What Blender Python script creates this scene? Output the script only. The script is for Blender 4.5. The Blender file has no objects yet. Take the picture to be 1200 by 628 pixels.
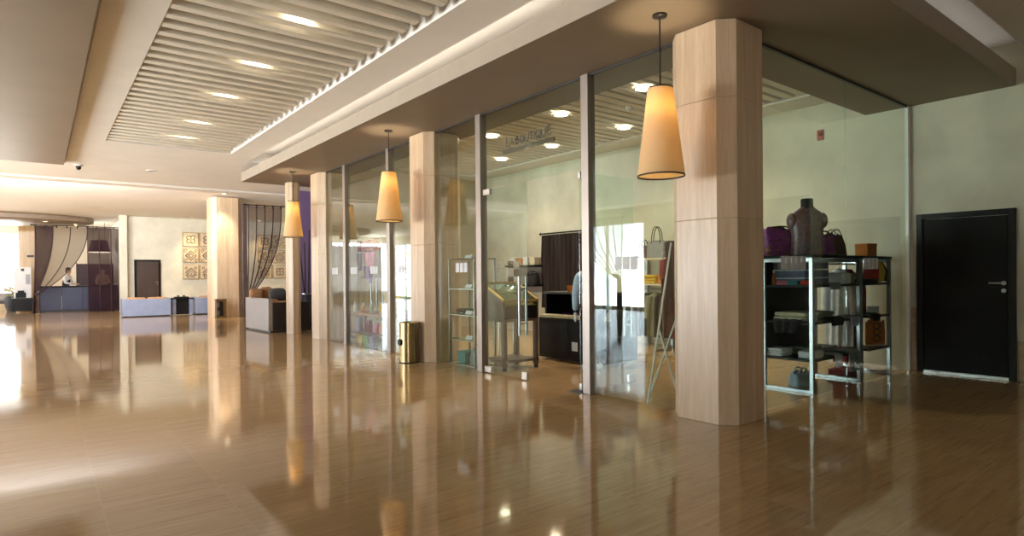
import bpy, bmesh, math, random
from mathutils import Vector, Matrix, noise
random.seed(7)
PI = math.pi
S = bpy.context.scene
COL = S.collection
R = math.radians

# ------------------------------------------------------------------ camera
EYE = Vector((0, 0, 1.3)); FOC = 707.0; CX, CY = 599.2, 325.4
yaw, pit, rol = R(38.05), R(-0.26), R(-0.54)
fwd = Vector((math.sin(yaw)*math.cos(pit), math.cos(yaw)*math.cos(pit), math.sin(pit)))
rgt0 = Vector((math.cos(yaw), -math.sin(yaw), 0)); up0 = rgt0.cross(fwd)
rgt = math.cos(rol)*rgt0 + math.sin(rol)*up0
upv = -math.sin(rol)*rgt0 + math.cos(rol)*up0
cam = bpy.data.objects.new('camera', bpy.data.cameras.new('camera')); COL.objects.link(cam)
m = Matrix((rgt, upv, -fwd)).transposed().to_4x4(); m.translation = EYE
cam.matrix_world = m
cam.data.sensor_width = 36; cam.data.sensor_fit = 'HORIZONTAL'; cam.data.lens = 36*FOC/1200
cam.data.shift_x = (600-CX)/1200; cam.data.shift_y = (CY-314)/1200
cam.data.clip_start = 0.05; cam.data.clip_end = 200
S.camera = cam

def on(px, py, axis, v):                       # where the sight line of a photo point meets a world plane
    d = fwd + (px-CX)/FOC*rgt - (py-CY)/FOC*upv
    return EYE + d*((v-EYE[axis])/d[axis])

# ------------------------------------------------------------------ materials
MATS = {}
def nodes(name):
    m = bpy.data.materials.new(name); m.use_nodes = True
    nt = m.node_tree; nt.nodes.clear()
    out = nt.nodes.new('ShaderNodeOutputMaterial')
    MATS[name] = m
    return m, nt, out
def lk(nt, a, b): nt.links.new(a, b)
def coords(nt, scale, kind='Object'):
    tc = nt.nodes.new('ShaderNodeTexCoord'); mp = nt.nodes.new('ShaderNodeMapping')
    mp.inputs['Scale'].default_value = scale
    lk(nt, tc.outputs[kind], mp.inputs['Vector']); return mp.outputs['Vector']
def noise_tex(nt, vec, scale=1, detail=4, rough=.55, dist=0):
    n = nt.nodes.new('ShaderNodeTexNoise'); n.inputs['Scale'].default_value = scale
    n.inputs['Detail'].default_value = detail; n.inputs['Roughness'].default_value = rough
    n.inputs['Distortion'].default_value = dist
    lk(nt, vec, n.inputs['Vector']); return n
def ramp(nt, fac, stops):
    r = nt.nodes.new('ShaderNodeValToRGB'); e = r.color_ramp.elements
    while len(e) < len(stops): e.new(.5)
    for el, (p, c) in zip(e, stops): el.position = p; el.color = (*c, 1)
    lk(nt, fac, r.inputs['Fac']); return r.outputs['Color']
def bump(nt, fac, strength, dist=.01):
    b = nt.nodes.new('ShaderNodeBump'); b.inputs['Strength'].default_value = strength
    b.inputs['Distance'].default_value = dist; lk(nt, fac, b.inputs['Height']); return b.outputs['Normal']
def mat(name, c, rough=.5, metal=0, var=.12, scale=(6, 6, 6), bmp=0, sheen=0, coat=0, c2=None, spec=.5):
    m, nt, out = nodes(name)
    p = nt.nodes.new('ShaderNodeBsdfPrincipled')
    p.inputs['Roughness'].default_value = rough; p.inputs['Metallic'].default_value = metal
    p.inputs['Coat Weight'].default_value = coat; p.inputs['Coat Roughness'].default_value = .08
    p.inputs['Specular IOR Level'].default_value = spec
    n = noise_tex(nt, coords(nt, scale))
    a = tuple(min(1, x*(1-var)) for x in c); b = c2 or tuple(min(1, x*(1+var)) for x in c)
    lk(nt, ramp(nt, n.outputs['Fac'], [(.3, a), (.7, b)]), p.inputs['Base Color'])
    if bmp: lk(nt, bump(nt, n.outputs['Fac'], bmp), p.inputs['Normal'])
    lk(nt, p.outputs[0], out.inputs['Surface']); return m

def mat_floor():
    m, nt, out = nodes('travertine_floor')
    p = nt.nodes.new('ShaderNodeBsdfPrincipled')
    tc = nt.nodes.new('ShaderNodeTexCoord')
    sep = nt.nodes.new('ShaderNodeSeparateXYZ'); lk(nt, tc.outputs['Object'], sep.inputs[0])
    cmb = nt.nodes.new('ShaderNodeCombineXYZ')
    lk(nt, sep.outputs['Y'], cmb.inputs['X']); 
    ax = nt.nodes.new('ShaderNodeMath'); ax.operation = 'ADD'; ax.inputs[1].default_value = .93+24
    lk(nt, sep.outputs['X'], ax.inputs[0]); lk(nt, ax.outputs[0], cmb.inputs['Y'])
    br = nt.nodes.new('ShaderNodeTexBrick'); br.offset = .5
    br.inputs['Scale'].default_value = 1; br.inputs['Brick Width'].default_value = 1.2
    br.inputs['Row Height'].default_value = .6; br.inputs['Mortar Size'].default_value = .0022
    br.inputs['Mortar Smooth'].default_value = .4; br.inputs['Bias'].default_value = 0
    br.inputs['Color1'].default_value = (.0, .0, .0, 1); br.inputs['Color2'].default_value = (1, 1, 1, 1)
    br.inputs['Mortar'].default_value = (.5, .5, .5, 1)
    lk(nt, cmb.outputs[0], br.inputs['Vector'])
    # per-slab offset so the veins break at the joints
    mp = nt.nodes.new('ShaderNodeMapping'); mp.inputs['Scale'].default_value = (1.1, 22, 1)
    add = nt.nodes.new('ShaderNodeVectorMath'); add.operation = 'MULTIPLY_ADD'
    add.inputs[1].default_value = (5, 9, 7)
    lk(nt, br.outputs['Color'], add.inputs[0]); lk(nt, tc.outputs['Object'], add.inputs[2])
    lk(nt, add.outputs[0], mp.inputs['Vector'])
    v1 = noise_tex(nt, mp.outputs[0], 1.6, 8, .62, .25)
    v2 = noise_tex(nt, mp.outputs[0], 9, 5, .7)
    mixv = nt.nodes.new('ShaderNodeMath'); mixv.operation = 'MULTIPLY_ADD'; mixv.inputs[1].default_value = .35
    lk(nt, v2.outputs['Fac'], mixv.inputs[0])
    sc = nt.nodes.new('ShaderNodeMath'); sc.operation = 'MULTIPLY'; sc.inputs[1].default_value = .65
    lk(nt, v1.outputs['Fac'], sc.inputs[0]); lk(nt, sc.outputs[0], mixv.inputs[2])
    base = ramp(nt, mixv.outputs[0], [(.30, (.34, .205, .10)), (.42, (.44, .285, .145)), (.58, (.52, .355, .19)), (.74, (.58, .42, .25))])
    tone = ramp(nt, br.outputs['Color'], [(0, (.93, .92, .91)), (1, (1.0, 1.0, 1.0))])
    mx = nt.nodes.new('ShaderNodeMix'); mx.data_type = 'RGBA'; mx.blend_type = 'MULTIPLY'; mx.inputs['Factor'].default_value = 1
    lk(nt, base, mx.inputs[6]); lk(nt, tone, mx.inputs[7])
    mj = nt.nodes.new('ShaderNodeMix'); mj.data_type = 'RGBA'
    lk(nt, br.outputs['Fac'], mj.inputs['Factor']); lk(nt, mx.outputs[2], mj.inputs[6]); mj.inputs[7].default_value = (.5, .37, .23, 1)
    lk(nt, mj.outputs[2], p.inputs['Base Color'])
    p.inputs['Roughness'].default_value = .10
    rr = nt.nodes.new('ShaderNodeMapRange'); rr.inputs['To Min'].default_value = .03; rr.inputs['To Max'].default_value = .10
    lk(nt, v1.outputs['Fac'], rr.inputs['Value']); lk(nt, rr.outputs[0], p.inputs['Roughness'])
    p.inputs['Specular IOR Level'].default_value = .75
    wv = noise_tex(nt, coords(nt, (1, 1, 1)), 2.2, 2)
    lk(nt, bump(nt, wv.outputs['Fac'], .02, .02), p.inputs['Normal'])
    lk(nt, p.outputs[0], out.inputs['Surface']); return m

def mat_travertine(name, cols, vertical=True):
    m, nt, out = nodes(name)
    p = nt.nodes.new('ShaderNodeBsdfPrincipled'); p.inputs['Roughness'].default_value = .32
    vec = coords(nt, (9, 9, .5))
    v1 = noise_tex(nt, vec, 1.3, 7, .62, .2)
    v2 = noise_tex(nt, coords(nt, (60, 60, 5)), 1, 3, .6)
    mx = nt.nodes.new('ShaderNodeMath'); mx.operation = 'MULTIPLY_ADD'; mx.inputs[1].default_value = .3
    s = nt.nodes.new('ShaderNodeMath'); s.operation = 'MULTIPLY'; s.inputs[1].default_value = .7
    lk(nt, v1.outputs['Fac'], s.inputs[0]); lk(nt, v2.outputs['Fac'], mx.inputs[0]); lk(nt, s.outputs[0], mx.inputs[2])
    lk(nt, ramp(nt, mx.outputs[0], [(.27, cols[0]), (.5, cols[1]), (.72, cols[2])]), p.inputs['Base Color'])
    lk(nt, bump(nt, v2.outputs['Fac'], .06, .004), p.inputs['Normal'])
    lk(nt, p.outputs[0], out.inputs['Surface']); return m

def facing(nt):                                 # Schlick reflectance of a glass face, the same from both sides
    g = nt.nodes.new('ShaderNodeNewGeometry')
    d = nt.nodes.new('ShaderNodeVectorMath'); d.operation = 'DOT_PRODUCT'
    lk(nt, g.outputs['Normal'], d.inputs[0]); lk(nt, g.outputs['Incoming'], d.inputs[1])
    a = nt.nodes.new('ShaderNodeMath'); a.operation = 'ABSOLUTE'; lk(nt, d.outputs['Value'], a.inputs[0])
    s = nt.nodes.new('ShaderNodeMath'); s.operation = 'SUBTRACT'; s.inputs[0].default_value = 1; lk(nt, a.outputs[0], s.inputs[1])
    q = nt.nodes.new('ShaderNodeMath'); q.operation = 'POWER'; q.inputs[1].default_value = 5; lk(nt, s.outputs[0], q.inputs[0])
    f = nt.nodes.new('ShaderNodeMath'); f.operation = 'MULTIPLY_ADD'; f.inputs[1].default_value = .96; f.inputs[2].default_value = .038
    lk(nt, q.outputs[0], f.inputs[0]); return f.outputs[0]
def mat_glass(name, tint):
    m, nt, out = nodes(name)
    t = nt.nodes.new('ShaderNodeBsdfTransparent')
    n = noise_tex(nt, coords(nt, (.3, .3, .3)), 1, 1)
    lk(nt, ramp(nt, n.outputs['Fac'], [(.3, tint), (.7, tuple(min(1, x*1.01) for x in tint))]), t.inputs['Color'])
    g = nt.nodes.new('ShaderNodeBsdfGlossy'); g.inputs['Roughness'].default_value = 0; g.inputs['Color'].default_value = (1, 1, 1, 1)
    mx = nt.nodes.new('ShaderNodeMixShader')
    lk(nt, facing(nt), mx.inputs[0]); lk(nt, t.outputs[0], mx.inputs[1]); lk(nt, g.outputs[0], mx.inputs[2])
    lk(nt, mx.outputs[0], out.inputs['Surface']); return m
def mat_sheer(name, c, alpha):
    m, nt, out = nodes(name)
    t = nt.nodes.new('ShaderNodeBsdfTransparent')
    d = nt.nodes.new('ShaderNodeBsdfDiffuse')
    tr = nt.nodes.new('ShaderNodeBsdfTranslucent')
    n = noise_tex(nt, coords(nt, (60, 60, 60)), 1, 2)
    colr = ramp(nt, n.outputs['Fac'], [(.3, tuple(x*.85 for x in c)), (.7, tuple(x*1.15 for x in c))])
    lk(nt, colr, d.inputs['Color']); lk(nt, colr, tr.inputs['Color'])
    m1 = nt.nodes.new('ShaderNodeMixShader'); m1.inputs[0].default_value = .4
    lk(nt, d.outputs[0], m1.inputs[1]); lk(nt, tr.outputs[0], m1.inputs[2])
    m2 = nt.nodes.new('ShaderNodeMixShader'); m2.inputs[0].default_value = alpha
    lk(nt, t.outputs[0], m2.inputs[1]); lk(nt, m1.outputs[0], m2.inputs[2])
    lk(nt, m2.outputs[0], out.inputs['Surface']); return m
def mat_emit(name, c, s):
    m, nt, out = nodes(name)
    e = nt.nodes.new('ShaderNodeEmission'); e.inputs['Color'].default_value = (*c, 1); e.inputs['Strength'].default_value = s
    lk(nt, e.outputs[0], out.inputs['Surface']); return m
def mat_shade():
    m, nt, out = nodes('lamp_fabric')
    d = nt.nodes.new('ShaderNodeBsdfDiffuse'); t = nt.nodes.new('ShaderNodeBsdfTranslucent')
    n = noise_tex(nt, coords(nt, (90, 90, 12)), 1, 2)
    c = ramp(nt, n.outputs['Fac'], [(.3, (.84, .71, .50)), (.7, (.90, .78, .57))])
    lk(nt, c, d.inputs['Color']); t.inputs['Color'].default_value = (.98, .80, .48, 1)
    mx = nt.nodes.new('ShaderNodeMixShader'); mx.inputs[0].default_value = .58
    lk(nt, d.outputs[0], mx.inputs[1]); lk(nt, t.outputs[0], mx.inputs[2]); lk(nt, mx.outputs[0], out.inputs['Surface']); return m
def mat_paisley(name, base, cols, scale=9):
    m, nt, out = nodes(name)
    p = nt.nodes.new('ShaderNodeBsdfPrincipled'); p.inputs['Roughness'].default_value = .38
    p.inputs['Sheen Weight'].default_value = .3
    v = nt.nodes.new('ShaderNodeTexVoronoi'); v.inputs['Scale'].default_value = scale; v.feature = 'SMOOTH_F1'
    nn = noise_tex(nt, coords(nt, (1, 1, 1)), 4, 3)
    ad = nt.nodes.new('ShaderNodeVectorMath'); ad.operation = 'ADD'
    lk(nt, coords(nt, (1, 1, 1)), ad.inputs[0]); lk(nt, nn.outputs['Color'], ad.inputs[1])
    lk(nt, ad.outputs[0], v.inputs['Vector'])
    n2 = noise_tex(nt, ad.outputs[0], scale*.55, 3, .6, 1.5)
    c = ramp(nt, n2.outputs['Fac'], [(.36, base), (.44, cols[0]), (.52, cols[1]), (.60, cols[2]), (.68, base)])
    lk(nt, c, p.inputs['Base Color']); lk(nt, p.outputs[0], out.inputs['Surface']); return m

FLOOR = mat_floor()
TRAV = mat_travertine('travertine_column', [(.44, .30, .185), (.58, .43, .285), (.72, .585, .44)])
WOODCLAD = mat_travertine('oak_cladding', [(.42, .27, .13), (.52, .36, .19), (.60, .44, .26)])
CEIL = mat('ceiling_plaster', (.84, .82, .79), .8, var=.03, scale=(2, 2, 2))
CEILW = mat('ceiling_white_plaster', (.80, .77, .72), .8, var=.03, scale=(2, 2, 2))
SLATM = mat('slat_paint', (.84, .80, .71), .6, var=.03)
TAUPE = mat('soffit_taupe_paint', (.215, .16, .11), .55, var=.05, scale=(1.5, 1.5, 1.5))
TAUPES = mat('satin_taupe_panel', (.24, .19, .14), .48, var=.05, scale=(1.2, 1.2, 1.2), metal=.2)
WALLP = mat('wall_stucco', (.60, .57, .46), .75, var=.10, scale=(2.2, 2.2, 2.2), bmp=.05)
WALLG = mat('wall_plain_cream', (.66, .60, .49), .8, var=.04, scale=(2, 2, 2))
STONEB = mat('travertine_skirting', (.42, .31, .19), .35, var=.15, scale=(3, 3, 16))
PURPLE = mat('purple_wall_paint', (.20, .13, .30), .7, var=.06)
DARKWOOD = mat('wenge_veneer', (.006, .004, .0035), .42, var=.35, scale=(40, 40, 1.5), spec=.12)
DARKFRAME = mat('wenge_frame', (.008, .006, .005), .4, var=.3, scale=(40, 40, 1.5), spec=.2)
STEEL = mat('brushed_steel', (.60, .58, .56), .28, metal=1, var=.05, scale=(30, 30, 2))
CHROME = mat('chrome', (.36, .37, .38), .32, metal=1, var=.03)
MULL = mat('mullion_aluminium', (.34, .29, .26), .38, metal=.7, var=.05, scale=(30, 30, 1))
BLACKTRIM = mat('black_trim', (.015, .013, .012), .45, var=.2)
BRONZE = mat('dark_bronze', (.025, .018, .014), .45, metal=.6, var=.2)
BRASS = mat('polished_brass', (.40, .29, .14), .22, metal=1, var=.06, scale=(20, 20, 2))
GLASS = mat_glass('shopfront_glass', (.90, .955, .925))
SGLASS = mat_glass('shelf_glass', (.72, .88, .84))
WGLASS = mat_glass('window_glass', (.95, .97, .97))
SHADE = mat_shade()
FROST = mat('frosted_white_film', (.62, .63, .66), .6, var=.04)
FROSTG = mat('frosted_grey_film', (.40, .40, .45), .6, var=.06)
LETTER = mat('black_lettering', (.02, .018, .016), .5, var=.1)
EMIT = mat_emit('downlight_lens', (1, .84, .58), 16)
COVE = mat_emit('cove_tape', (1, .90, .76), .7)
BULB = mat_emit('lamp_bulb', (1, .72, .36), 30)
m, nt, out = nodes('lamp_diffuser')
tr_ = nt.nodes.new('ShaderNodeBsdfTranslucent'); lk(nt, ramp(nt, noise_tex(nt, coords(nt, (9, 9, 9))).outputs['Fac'], [(.3, (.90, .84, .70)), (.7, (.93, .88, .75))]), tr_.inputs['Color']); lk(nt, tr_.outputs[0], out.inputs['Surface'])
DIFFB = m
SHEER = mat_sheer('brown_sheer_voile', (.10, .06, .06), .30)
SHEERD = mat_sheer('dense_plum_voile', (.06, .028, .036), .58)
SEAM = mat('plum_hem', (.035, .018, .022), .8, var=.2)
WHITEP = mat('white_paint', (.80, .80, .80), .45, var=.03)
BLUEG = mat('blue_grey_leather', (.23, .27, .38), .32, var=.08, scale=(5, 5, 5), coat=.2)
NAVY = mat('slate_blue_panel', (.035, .042, .085), .35, var=.1)
BLACKL = mat('black_lacquer', (.008, .007, .008), .3, var=.2, spec=.22)
TANC = mat('tan_upholstery', (.45, .24, .11), .75, var=.15, scale=(14, 14, 14), bmp=.08)
CARAMEL = mat('caramel_cushion', (.40, .20, .09), .8, var=.15, scale=(14, 14, 14), bmp=.08)
GREYC = mat('charcoal_cushion', (.06, .06, .065), .85, var=.2, scale=(14, 14, 14), bmp=.08)
GREYPANEL = mat('taupe_grey_leather', (.30, .26, .245), .4, var=.08, scale=(5, 5, 5))
ESPRESSO = mat('espresso_leather', (.022, .014, .013), .4, var=.2)
TILEC = mat('tile_cream', (.56, .46, .31), .5, var=.1, scale=(9, 9, 9))
TILEB = mat('tile_umber', (.09, .05, .025), .5, var=.2, scale=(9, 9, 9))
TILEF = mat('tile_frame', (.36, .25, .13), .5, var=.15, scale=(9, 9, 9))
SKIN = mat('skin', (.52, .32, .22), .5, var=.06)
HAIR = mat('black_hair', (.012, .009, .008), .45, var=.3, scale=(60, 60, 10))
CLOTH = {}
def cloth(name, c, rough=.85):
    if name not in CLOTH: CLOTH[name] = mat('cloth_'+name, c, rough, var=.14, scale=(18, 18, 18), bmp=.06)
    return CLOTH[name]
for nm, c in dict(white=(.72, .72, .74), cream=(.62, .56, .40), black=(.014, .013, .015), wine=(.16, .012, .02), red=(.42, .03, .02),
                  orange=(.52, .17, .03), yellow=(.62, .40, .03), purple=(.10, .02, .12), mauve=(.14, .055, .075), sky=(.46, .60, .74),
                  sage=(.25, .27, .19), grey=(.22, .23, .24), teal=(.05, .20, .20), pink=(.55, .18, .24), brown=(.09, .05, .03),
                  lilac=(.36, .33, .46), green=(.16, .28, .08), blue=(.12, .2, .42), choc=(.018, .009, .008)).items(): cloth(nm, c)
PAIS = mat_paisley('brown_paisley_silk', (.05, .018, .025), [(.24, .08, .04), (.03, .05, .13), (.32, .16, .07)], 16)
PAISP = mat_paisley('purple_paisley_satin', (.17, .016, .16), [(.36, .04, .32), (.04, .006, .035), (.40, .20, .10)], 7)
PAISG = mat_paisley('black_white_print', (.02, .02, .025), [(.45, .45, .48), (.03, .03, .035), (.5, .5, .5)], 22)

# ------------------------------------------------------------------ mesh helpers
class MB:
    def __init__(s): s.bm = bmesh.new()
    def face(s, vs):
        try: return s.bm.faces.new(vs)
        except ValueError: return None
    def hexa(s, p):                               # 8 corner points: bottom ring then top ring
        v = [s.bm.verts.new(q) for q in p]
        for f in ((3, 2, 1, 0), (4, 5, 6, 7), (0, 1, 5, 4), (1, 2, 6, 5), (2, 3, 7, 6), (3, 0, 4, 7)): s.face([v[i] for i in f])
        return s
    def box(s, x0, x1, y0, y1, z0, z1):
        return s.hexa([(x0, y0, z0), (x1, y0, z0), (x1, y1, z0), (x0, y1, z0), (x0, y0, z1), (x1, y0, z1), (x1, y1, z1), (x0, y1, z1)])
    def prism(s, poly, z0, z1, inset=0):
        n = len(poly); cx = sum(p[0] for p in poly)/n; cy = sum(p[1] for p in poly)/n
        def ring(z, k):
            r = []
            for x, y in poly:
                d = math.hypot(x-cx, y-cy); f = (d-k)/d
                r.append(s.bm.verts.new((cx+(x-cx)*f, cy+(y-cy)*f, z)))
            return r
        rs = [ring(z0, inset), ring(z0+inset, 0), ring(z1-inset, 0), ring(z1, inset)] if inset else [ring(z0, 0), ring(z1, 0)]
        s.face(list(reversed(rs[0]))); s.face(rs[-1])
        for a, b in zip(rs, rs[1:]):
            for i in range(n): s.face([a[i], a[(i+1) % n], b[(i+1) % n], b[i]])
        return s
    def lathe(s, prof, n=24, c=(0, 0, 0), sx=1, sy=1, caps=True):
        rs = []
        for r, z in prof:
            rs.append([s.bm.verts.new((c[0]+r*sx*math.cos(2*PI*i/n), c[1]+r*sy*math.sin(2*PI*i/n), c[2]+z)) for i in range(n)])
        for a, b in zip(rs, rs[1:]):
            for i in range(n): s.face([a[i], a[(i+1) % n], b[(i+1) % n], b[i]])
        if caps:
            s.face(list(reversed(rs[0]))); s.face(rs[-1])
        return s
    def tube(s, pts, r, n=8, closed=False):
        pts = [Vector(p) for p in pts]; rs = []; prev = None
        rad = r if isinstance(r, (list, tuple)) else [r]*len(pts)
        for i, p in enumerate(pts):
            a = pts[max(i-1, 0)]; b = pts[min(i+1, len(pts)-1)]
            if closed: a = pts[i-1]; b = pts[(i+1) % len(pts)]
            t = (b-a).normalized()
            if prev is None:
                ref = Vector((0, 0, 1)) if abs(t.z) < .9 else Vector((1, 0, 0))
                u = t.cross(ref).normalized()
            else:
                u = (prev - t*prev.dot(t)).normalized()
            prev = u; w = t.cross(u)
            rs.append([s.bm.verts.new(p+rad[i]*(math.cos(2*PI*k/n)*u+math.sin(2*PI*k/n)*w)) for k in range(n)])
        seq = list(zip(rs, rs[1:])) + ([(rs[-1], rs[0])] if closed else [])
        for a, b in seq:
            for k in range(n): s.face([a[k], a[(k+1) % n], b[(k+1) % n], b[k]])
        if not closed:
            s.face(list(reversed(rs[0]))); s.face(rs[-1])
        return s
    def sheet(s, fn, nu, nv, th=.004):              # fn(u, v) -> point; a cloth with real thickness
        g = [[Vector(fn(i/nu, j/nv)) for j in range(nv+1)] for i in range(nu+1)]
        def nrm(i, j):
            a = g[min(i+1, nu)][j]-g[max(i-1, 0)][j]; b = g[i][min(j+1, nv)]-g[i][max(j-1, 0)]
            n = a.cross(b); return n.normalized() if n.length > 1e-9 else Vector((0, 1, 0))
        A = [[s.bm.verts.new(g[i][j]+nrm(i, j)*th/2) for j in range(nv+1)] for i in range(nu+1)]
        B = [[s.bm.verts.new(g[i][j]-nrm(i, j)*th/2) for j in range(nv+1)] for i in range(nu+1)]
        for i in range(nu):
            for j in range(nv):
                s.face([A[i][j], A[i+1][j], A[i+1][j+1], A[i][j+1]])
                s.face([B[i][j+1], B[i+1][j+1], B[i+1][j], B[i][j]])
        for i in range(nu):
            s.face([A[i+1][0], A[i][0], B[i][0], B[i+1][0]]); s.face([A[i][nv], A[i+1][nv], B[i+1][nv], B[i][nv]])
        for j in range(nv):
            s.face([A[0][j], A[0][j+1], B[0][j+1], B[0][j]]); s.face([A[nu][j+1], A[nu][j], B[nu][j], B[nu][j+1]])
        return s
    def blob(s, c, rx, ry, rz, nu=16, nv=10, e=1.0, wob=0, seed=0):   # ellipsoid / superellipsoid (e<1 boxier)
        def pw(x): return math.copysign(abs(x)**e, x)
        rows = []
        for j in range(1, nv):
            ph = -PI/2+PI*j/nv; row = []
            for i in range(nu):
                t = 2*PI*i/nu
                p = Vector((rx*pw(math.cos(ph))*pw(math.cos(t)), ry*pw(math.cos(ph))*pw(math.sin(t)), rz*pw(math.sin(ph))))
                if wob: p *= 1+wob*noise.noise(Vector((p.x*9+seed, p.y*9, p.z*9)))
                row.append(s.bm.verts.new(Vector(c)+p))
            rows.append(row)
        bt = s.bm.verts.new((c[0], c[1], c[2]-rz)); tp = s.bm.verts.new((c[0], c[1], c[2]+rz))
        for a, b in zip(rows, rows[1:]):
            for i in range(nu): s.face([a[i], a[(i+1) % nu], b[(i+1) % nu], b[i]])
        for i in range(nu):
            s.face([bt, rows[0][(i+1) % nu], rows[0][i]]); s.face([tp, rows[-1][i], rows[-1][(i+1) % nu]])
        return s
    def ribbon(s, pts, w, fn, d=.004):              # flat stroke for lettering; fn maps (a, b, depth) to 3-D
        pts = [Vector((p[0], p[1])) for p in pts]; rs = []
        for i, p in enumerate(pts):
            a = pts[max(i-1, 0)]; b = pts[min(i+1, len(pts)-1)]
            t = (b-a).normalized(); n = Vector((-t.y, t.x))*w/2
            rs.append([s.bm.verts.new(fn(*(p+n), 0)), s.bm.verts.new(fn(*(p-n), 0)), s.bm.verts.new(fn(*(p-n), d)), s.bm.verts.new(fn(*(p+n), d))])
        for a, b in zip(rs, rs[1:]):
            for k in range(4): s.face([a[k], a[(k+1) % 4], b[(k+1) % 4], b[k]])
        s.face(rs[0]); s.face(list(reversed(rs[-1]))); return s
    def build(s, name, m, parent=None, bevel=0, seg=2, loc=None):
        bmesh.ops.recalc_face_normals(s.bm, faces=s.bm.faces)
        for f in s.bm.faces: f.smooth = True
        for e in s.bm.edges:
            e.smooth = len(e.link_faces) == 2 and e.calc_face_angle(0) < R(38)
        me = bpy.data.meshes.new(name); s.bm.to_mesh(me); s.bm.free()
        me.materials.append(m)
        o = bpy.data.objects.new(name, me); COL.objects.link(o)
        if parent: o.parent = parent
        if loc: o.location = loc
        if bevel:
            b = o.modifiers.new('bevel', 'BEVEL'); b.width = bevel; b.segments = seg; b.limit_method = 'ANGLE'; b.angle_limit = R(40)
            b.harden_normals = False
        return o

def tag(o, label=None, cat=None, group=None, kind=None):
    if label: o['label'] = label
    if cat: o['category'] = cat
    if group: o['group'] = group
    if kind: o['kind'] = kind
    return o
def thing(name, label, cat, loc=(0, 0, 0), rz=0, group=None):
    o = bpy.data.objects.new(name, None); COL.objects.link(o); o.empty_display_size = .1
    o.location = loc; o.rotation_euler = (0, 0, rz); return tag(o, label, cat, group)
def struct(name, mb, m, bevel=0): return tag(mb.build(name, m, None, bevel), kind='structure')
def copy_tree(o, label=None, loc=None, rz=None, parent=None):
    c = o.copy(); COL.objects.link(c)
    if parent: c.parent = parent
    if label: c['label'] = label
    if loc is not None: c.location = loc
    if rz is not None: c.rotation_euler = (0, 0, rz)
    for ch in list(o.children): copy_tree(ch, parent=c)
    return c
def lamp(name, kind, loc, energy, color, parent=None, **kw):
    d = bpy.data.lights.new(name, kind); d.energy = energy; d.color = color
    for k, v in kw.items():
        if k != 'rot': setattr(d, k, v)
    o = bpy.data.objects.new(name, d); COL.objects.link(o); o.location = loc
    if 'rot' in kw: o.rotation_euler = kw['rot']
    if parent: o.parent = parent
    return o

# ------------------------------------------------------------------ the setting
XS, ZS, YG, XW, ZC = 4.70, 3.459, 3.02, 9.015, 3.75
WX = -7.8                                           # window wall on the far side of the lobby
struct('floor', MB().box(-8.1, 9.3, -5.2, 34.2, -.12, 0), FLOOR)
struct('wall_east', MB().box(XW, XW+.2, -5.2, 27.2, 0, 4.3), WALLP)
FILL_WIN = (-6.9, -5.3, .0, 3.2)  # unseen south window, added as fill for the near column and nook
struct('wall_south', MB().box(-8.1, FILL_WIN[0], -5.2, -5, 0, 4.3).box(FILL_WIN[1], XW, -5.2, -5, 0, 4.3).box(FILL_WIN[0], FILL_WIN[1], -5.2, -5, FILL_WIN[3], 4.3), WALLG)
struct('wall_north', MB().box(2.62, XW, 27, 27.2, 0, 4.3), WALLP)
struct('wall_reception', MB().box(2.62, 2.82, 27.2, 34, 0, 4.3), WALLG)
# back wall of the reception with its wide window opening
NW = (-7.6, -.5, .35, 3.35)
w = MB(); w.box(-8.1, NW[0], 34, 34.2, 0, 4.3).box(NW[1], 2.82, 34, 34.2, 0, 4.3).box(NW[0], NW[1], 34, 34.2, 0, NW[2]).box(NW[0], NW[1], 34, 34.2, NW[3], 4.3)
struct('wall_back', w, WALLG)
# west wall and its windows
WINS = [(7.4, 12.4), (14.2, 18.0), (31.0, 33.8)]  # first one unseen, added to brighten the near floor and ceiling
w = MB(); y = -5.2
for a, b in WINS:
    w.box(WX-.25, WX, y, a, 0, 4.3).box(WX-.25, WX, a, b, 3.25, 4.3); y = b
w.box(WX-.25, WX, y, 34.2, 0, 4.3)
struct('wall_west', w, WALLG)
def window(i, frame_box, panes, gl):
    o = MB()
    for b in frame_box: o.box(*b)
    f = struct('window_%d' % i, o, WHITEP)
    for p in panes: MB().box(*p).build('pane', gl, f)
for i, (a, b) in enumerate(WINS):
    mid = (a+b)/2
    window(i+1, [(WX-.2, WX-.1, a, a+.08, 0, 3.25), (WX-.2, WX-.1, b-.08, b, 0, 3.25), (WX-.2, WX-.1, a, b, 3.17, 3.25), (WX-.2, WX-.1, a, b, 0, .08), (WX-.2, WX-.1, mid-.04, mid+.04, .08, 3.17)],
           [(WX-.155, WX-.145, a+.08, mid-.04, .08, 3.17), (WX-.155, WX-.145, mid+.04, b-.08, .08, 3.17)], WGLASS)
fr = [(NW[0], NW[1], 34.05, 34.15, NW[2], NW[2]+.07), (NW[0], NW[1], 34.05, 34.15, NW[3]-.07, NW[3])]; pn = []
for k in range(5):
    x = NW[0]+(NW[1]-NW[0])*k/4; fr.append((max(NW[0], x-.035), min(NW[1], x+.035), 34.05, 34.15, NW[2], NW[3]))
for k in range(4):
    x = NW[0]+(NW[1]-NW[0])*k/4; pn.append((x+.04, x+(NW[1]-NW[0])/4-.04, 34.095, 34.105, NW[2]+.07, NW[3]-.07))
mx_ = (FILL_WIN[0]+FILL_WIN[1])/2
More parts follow.
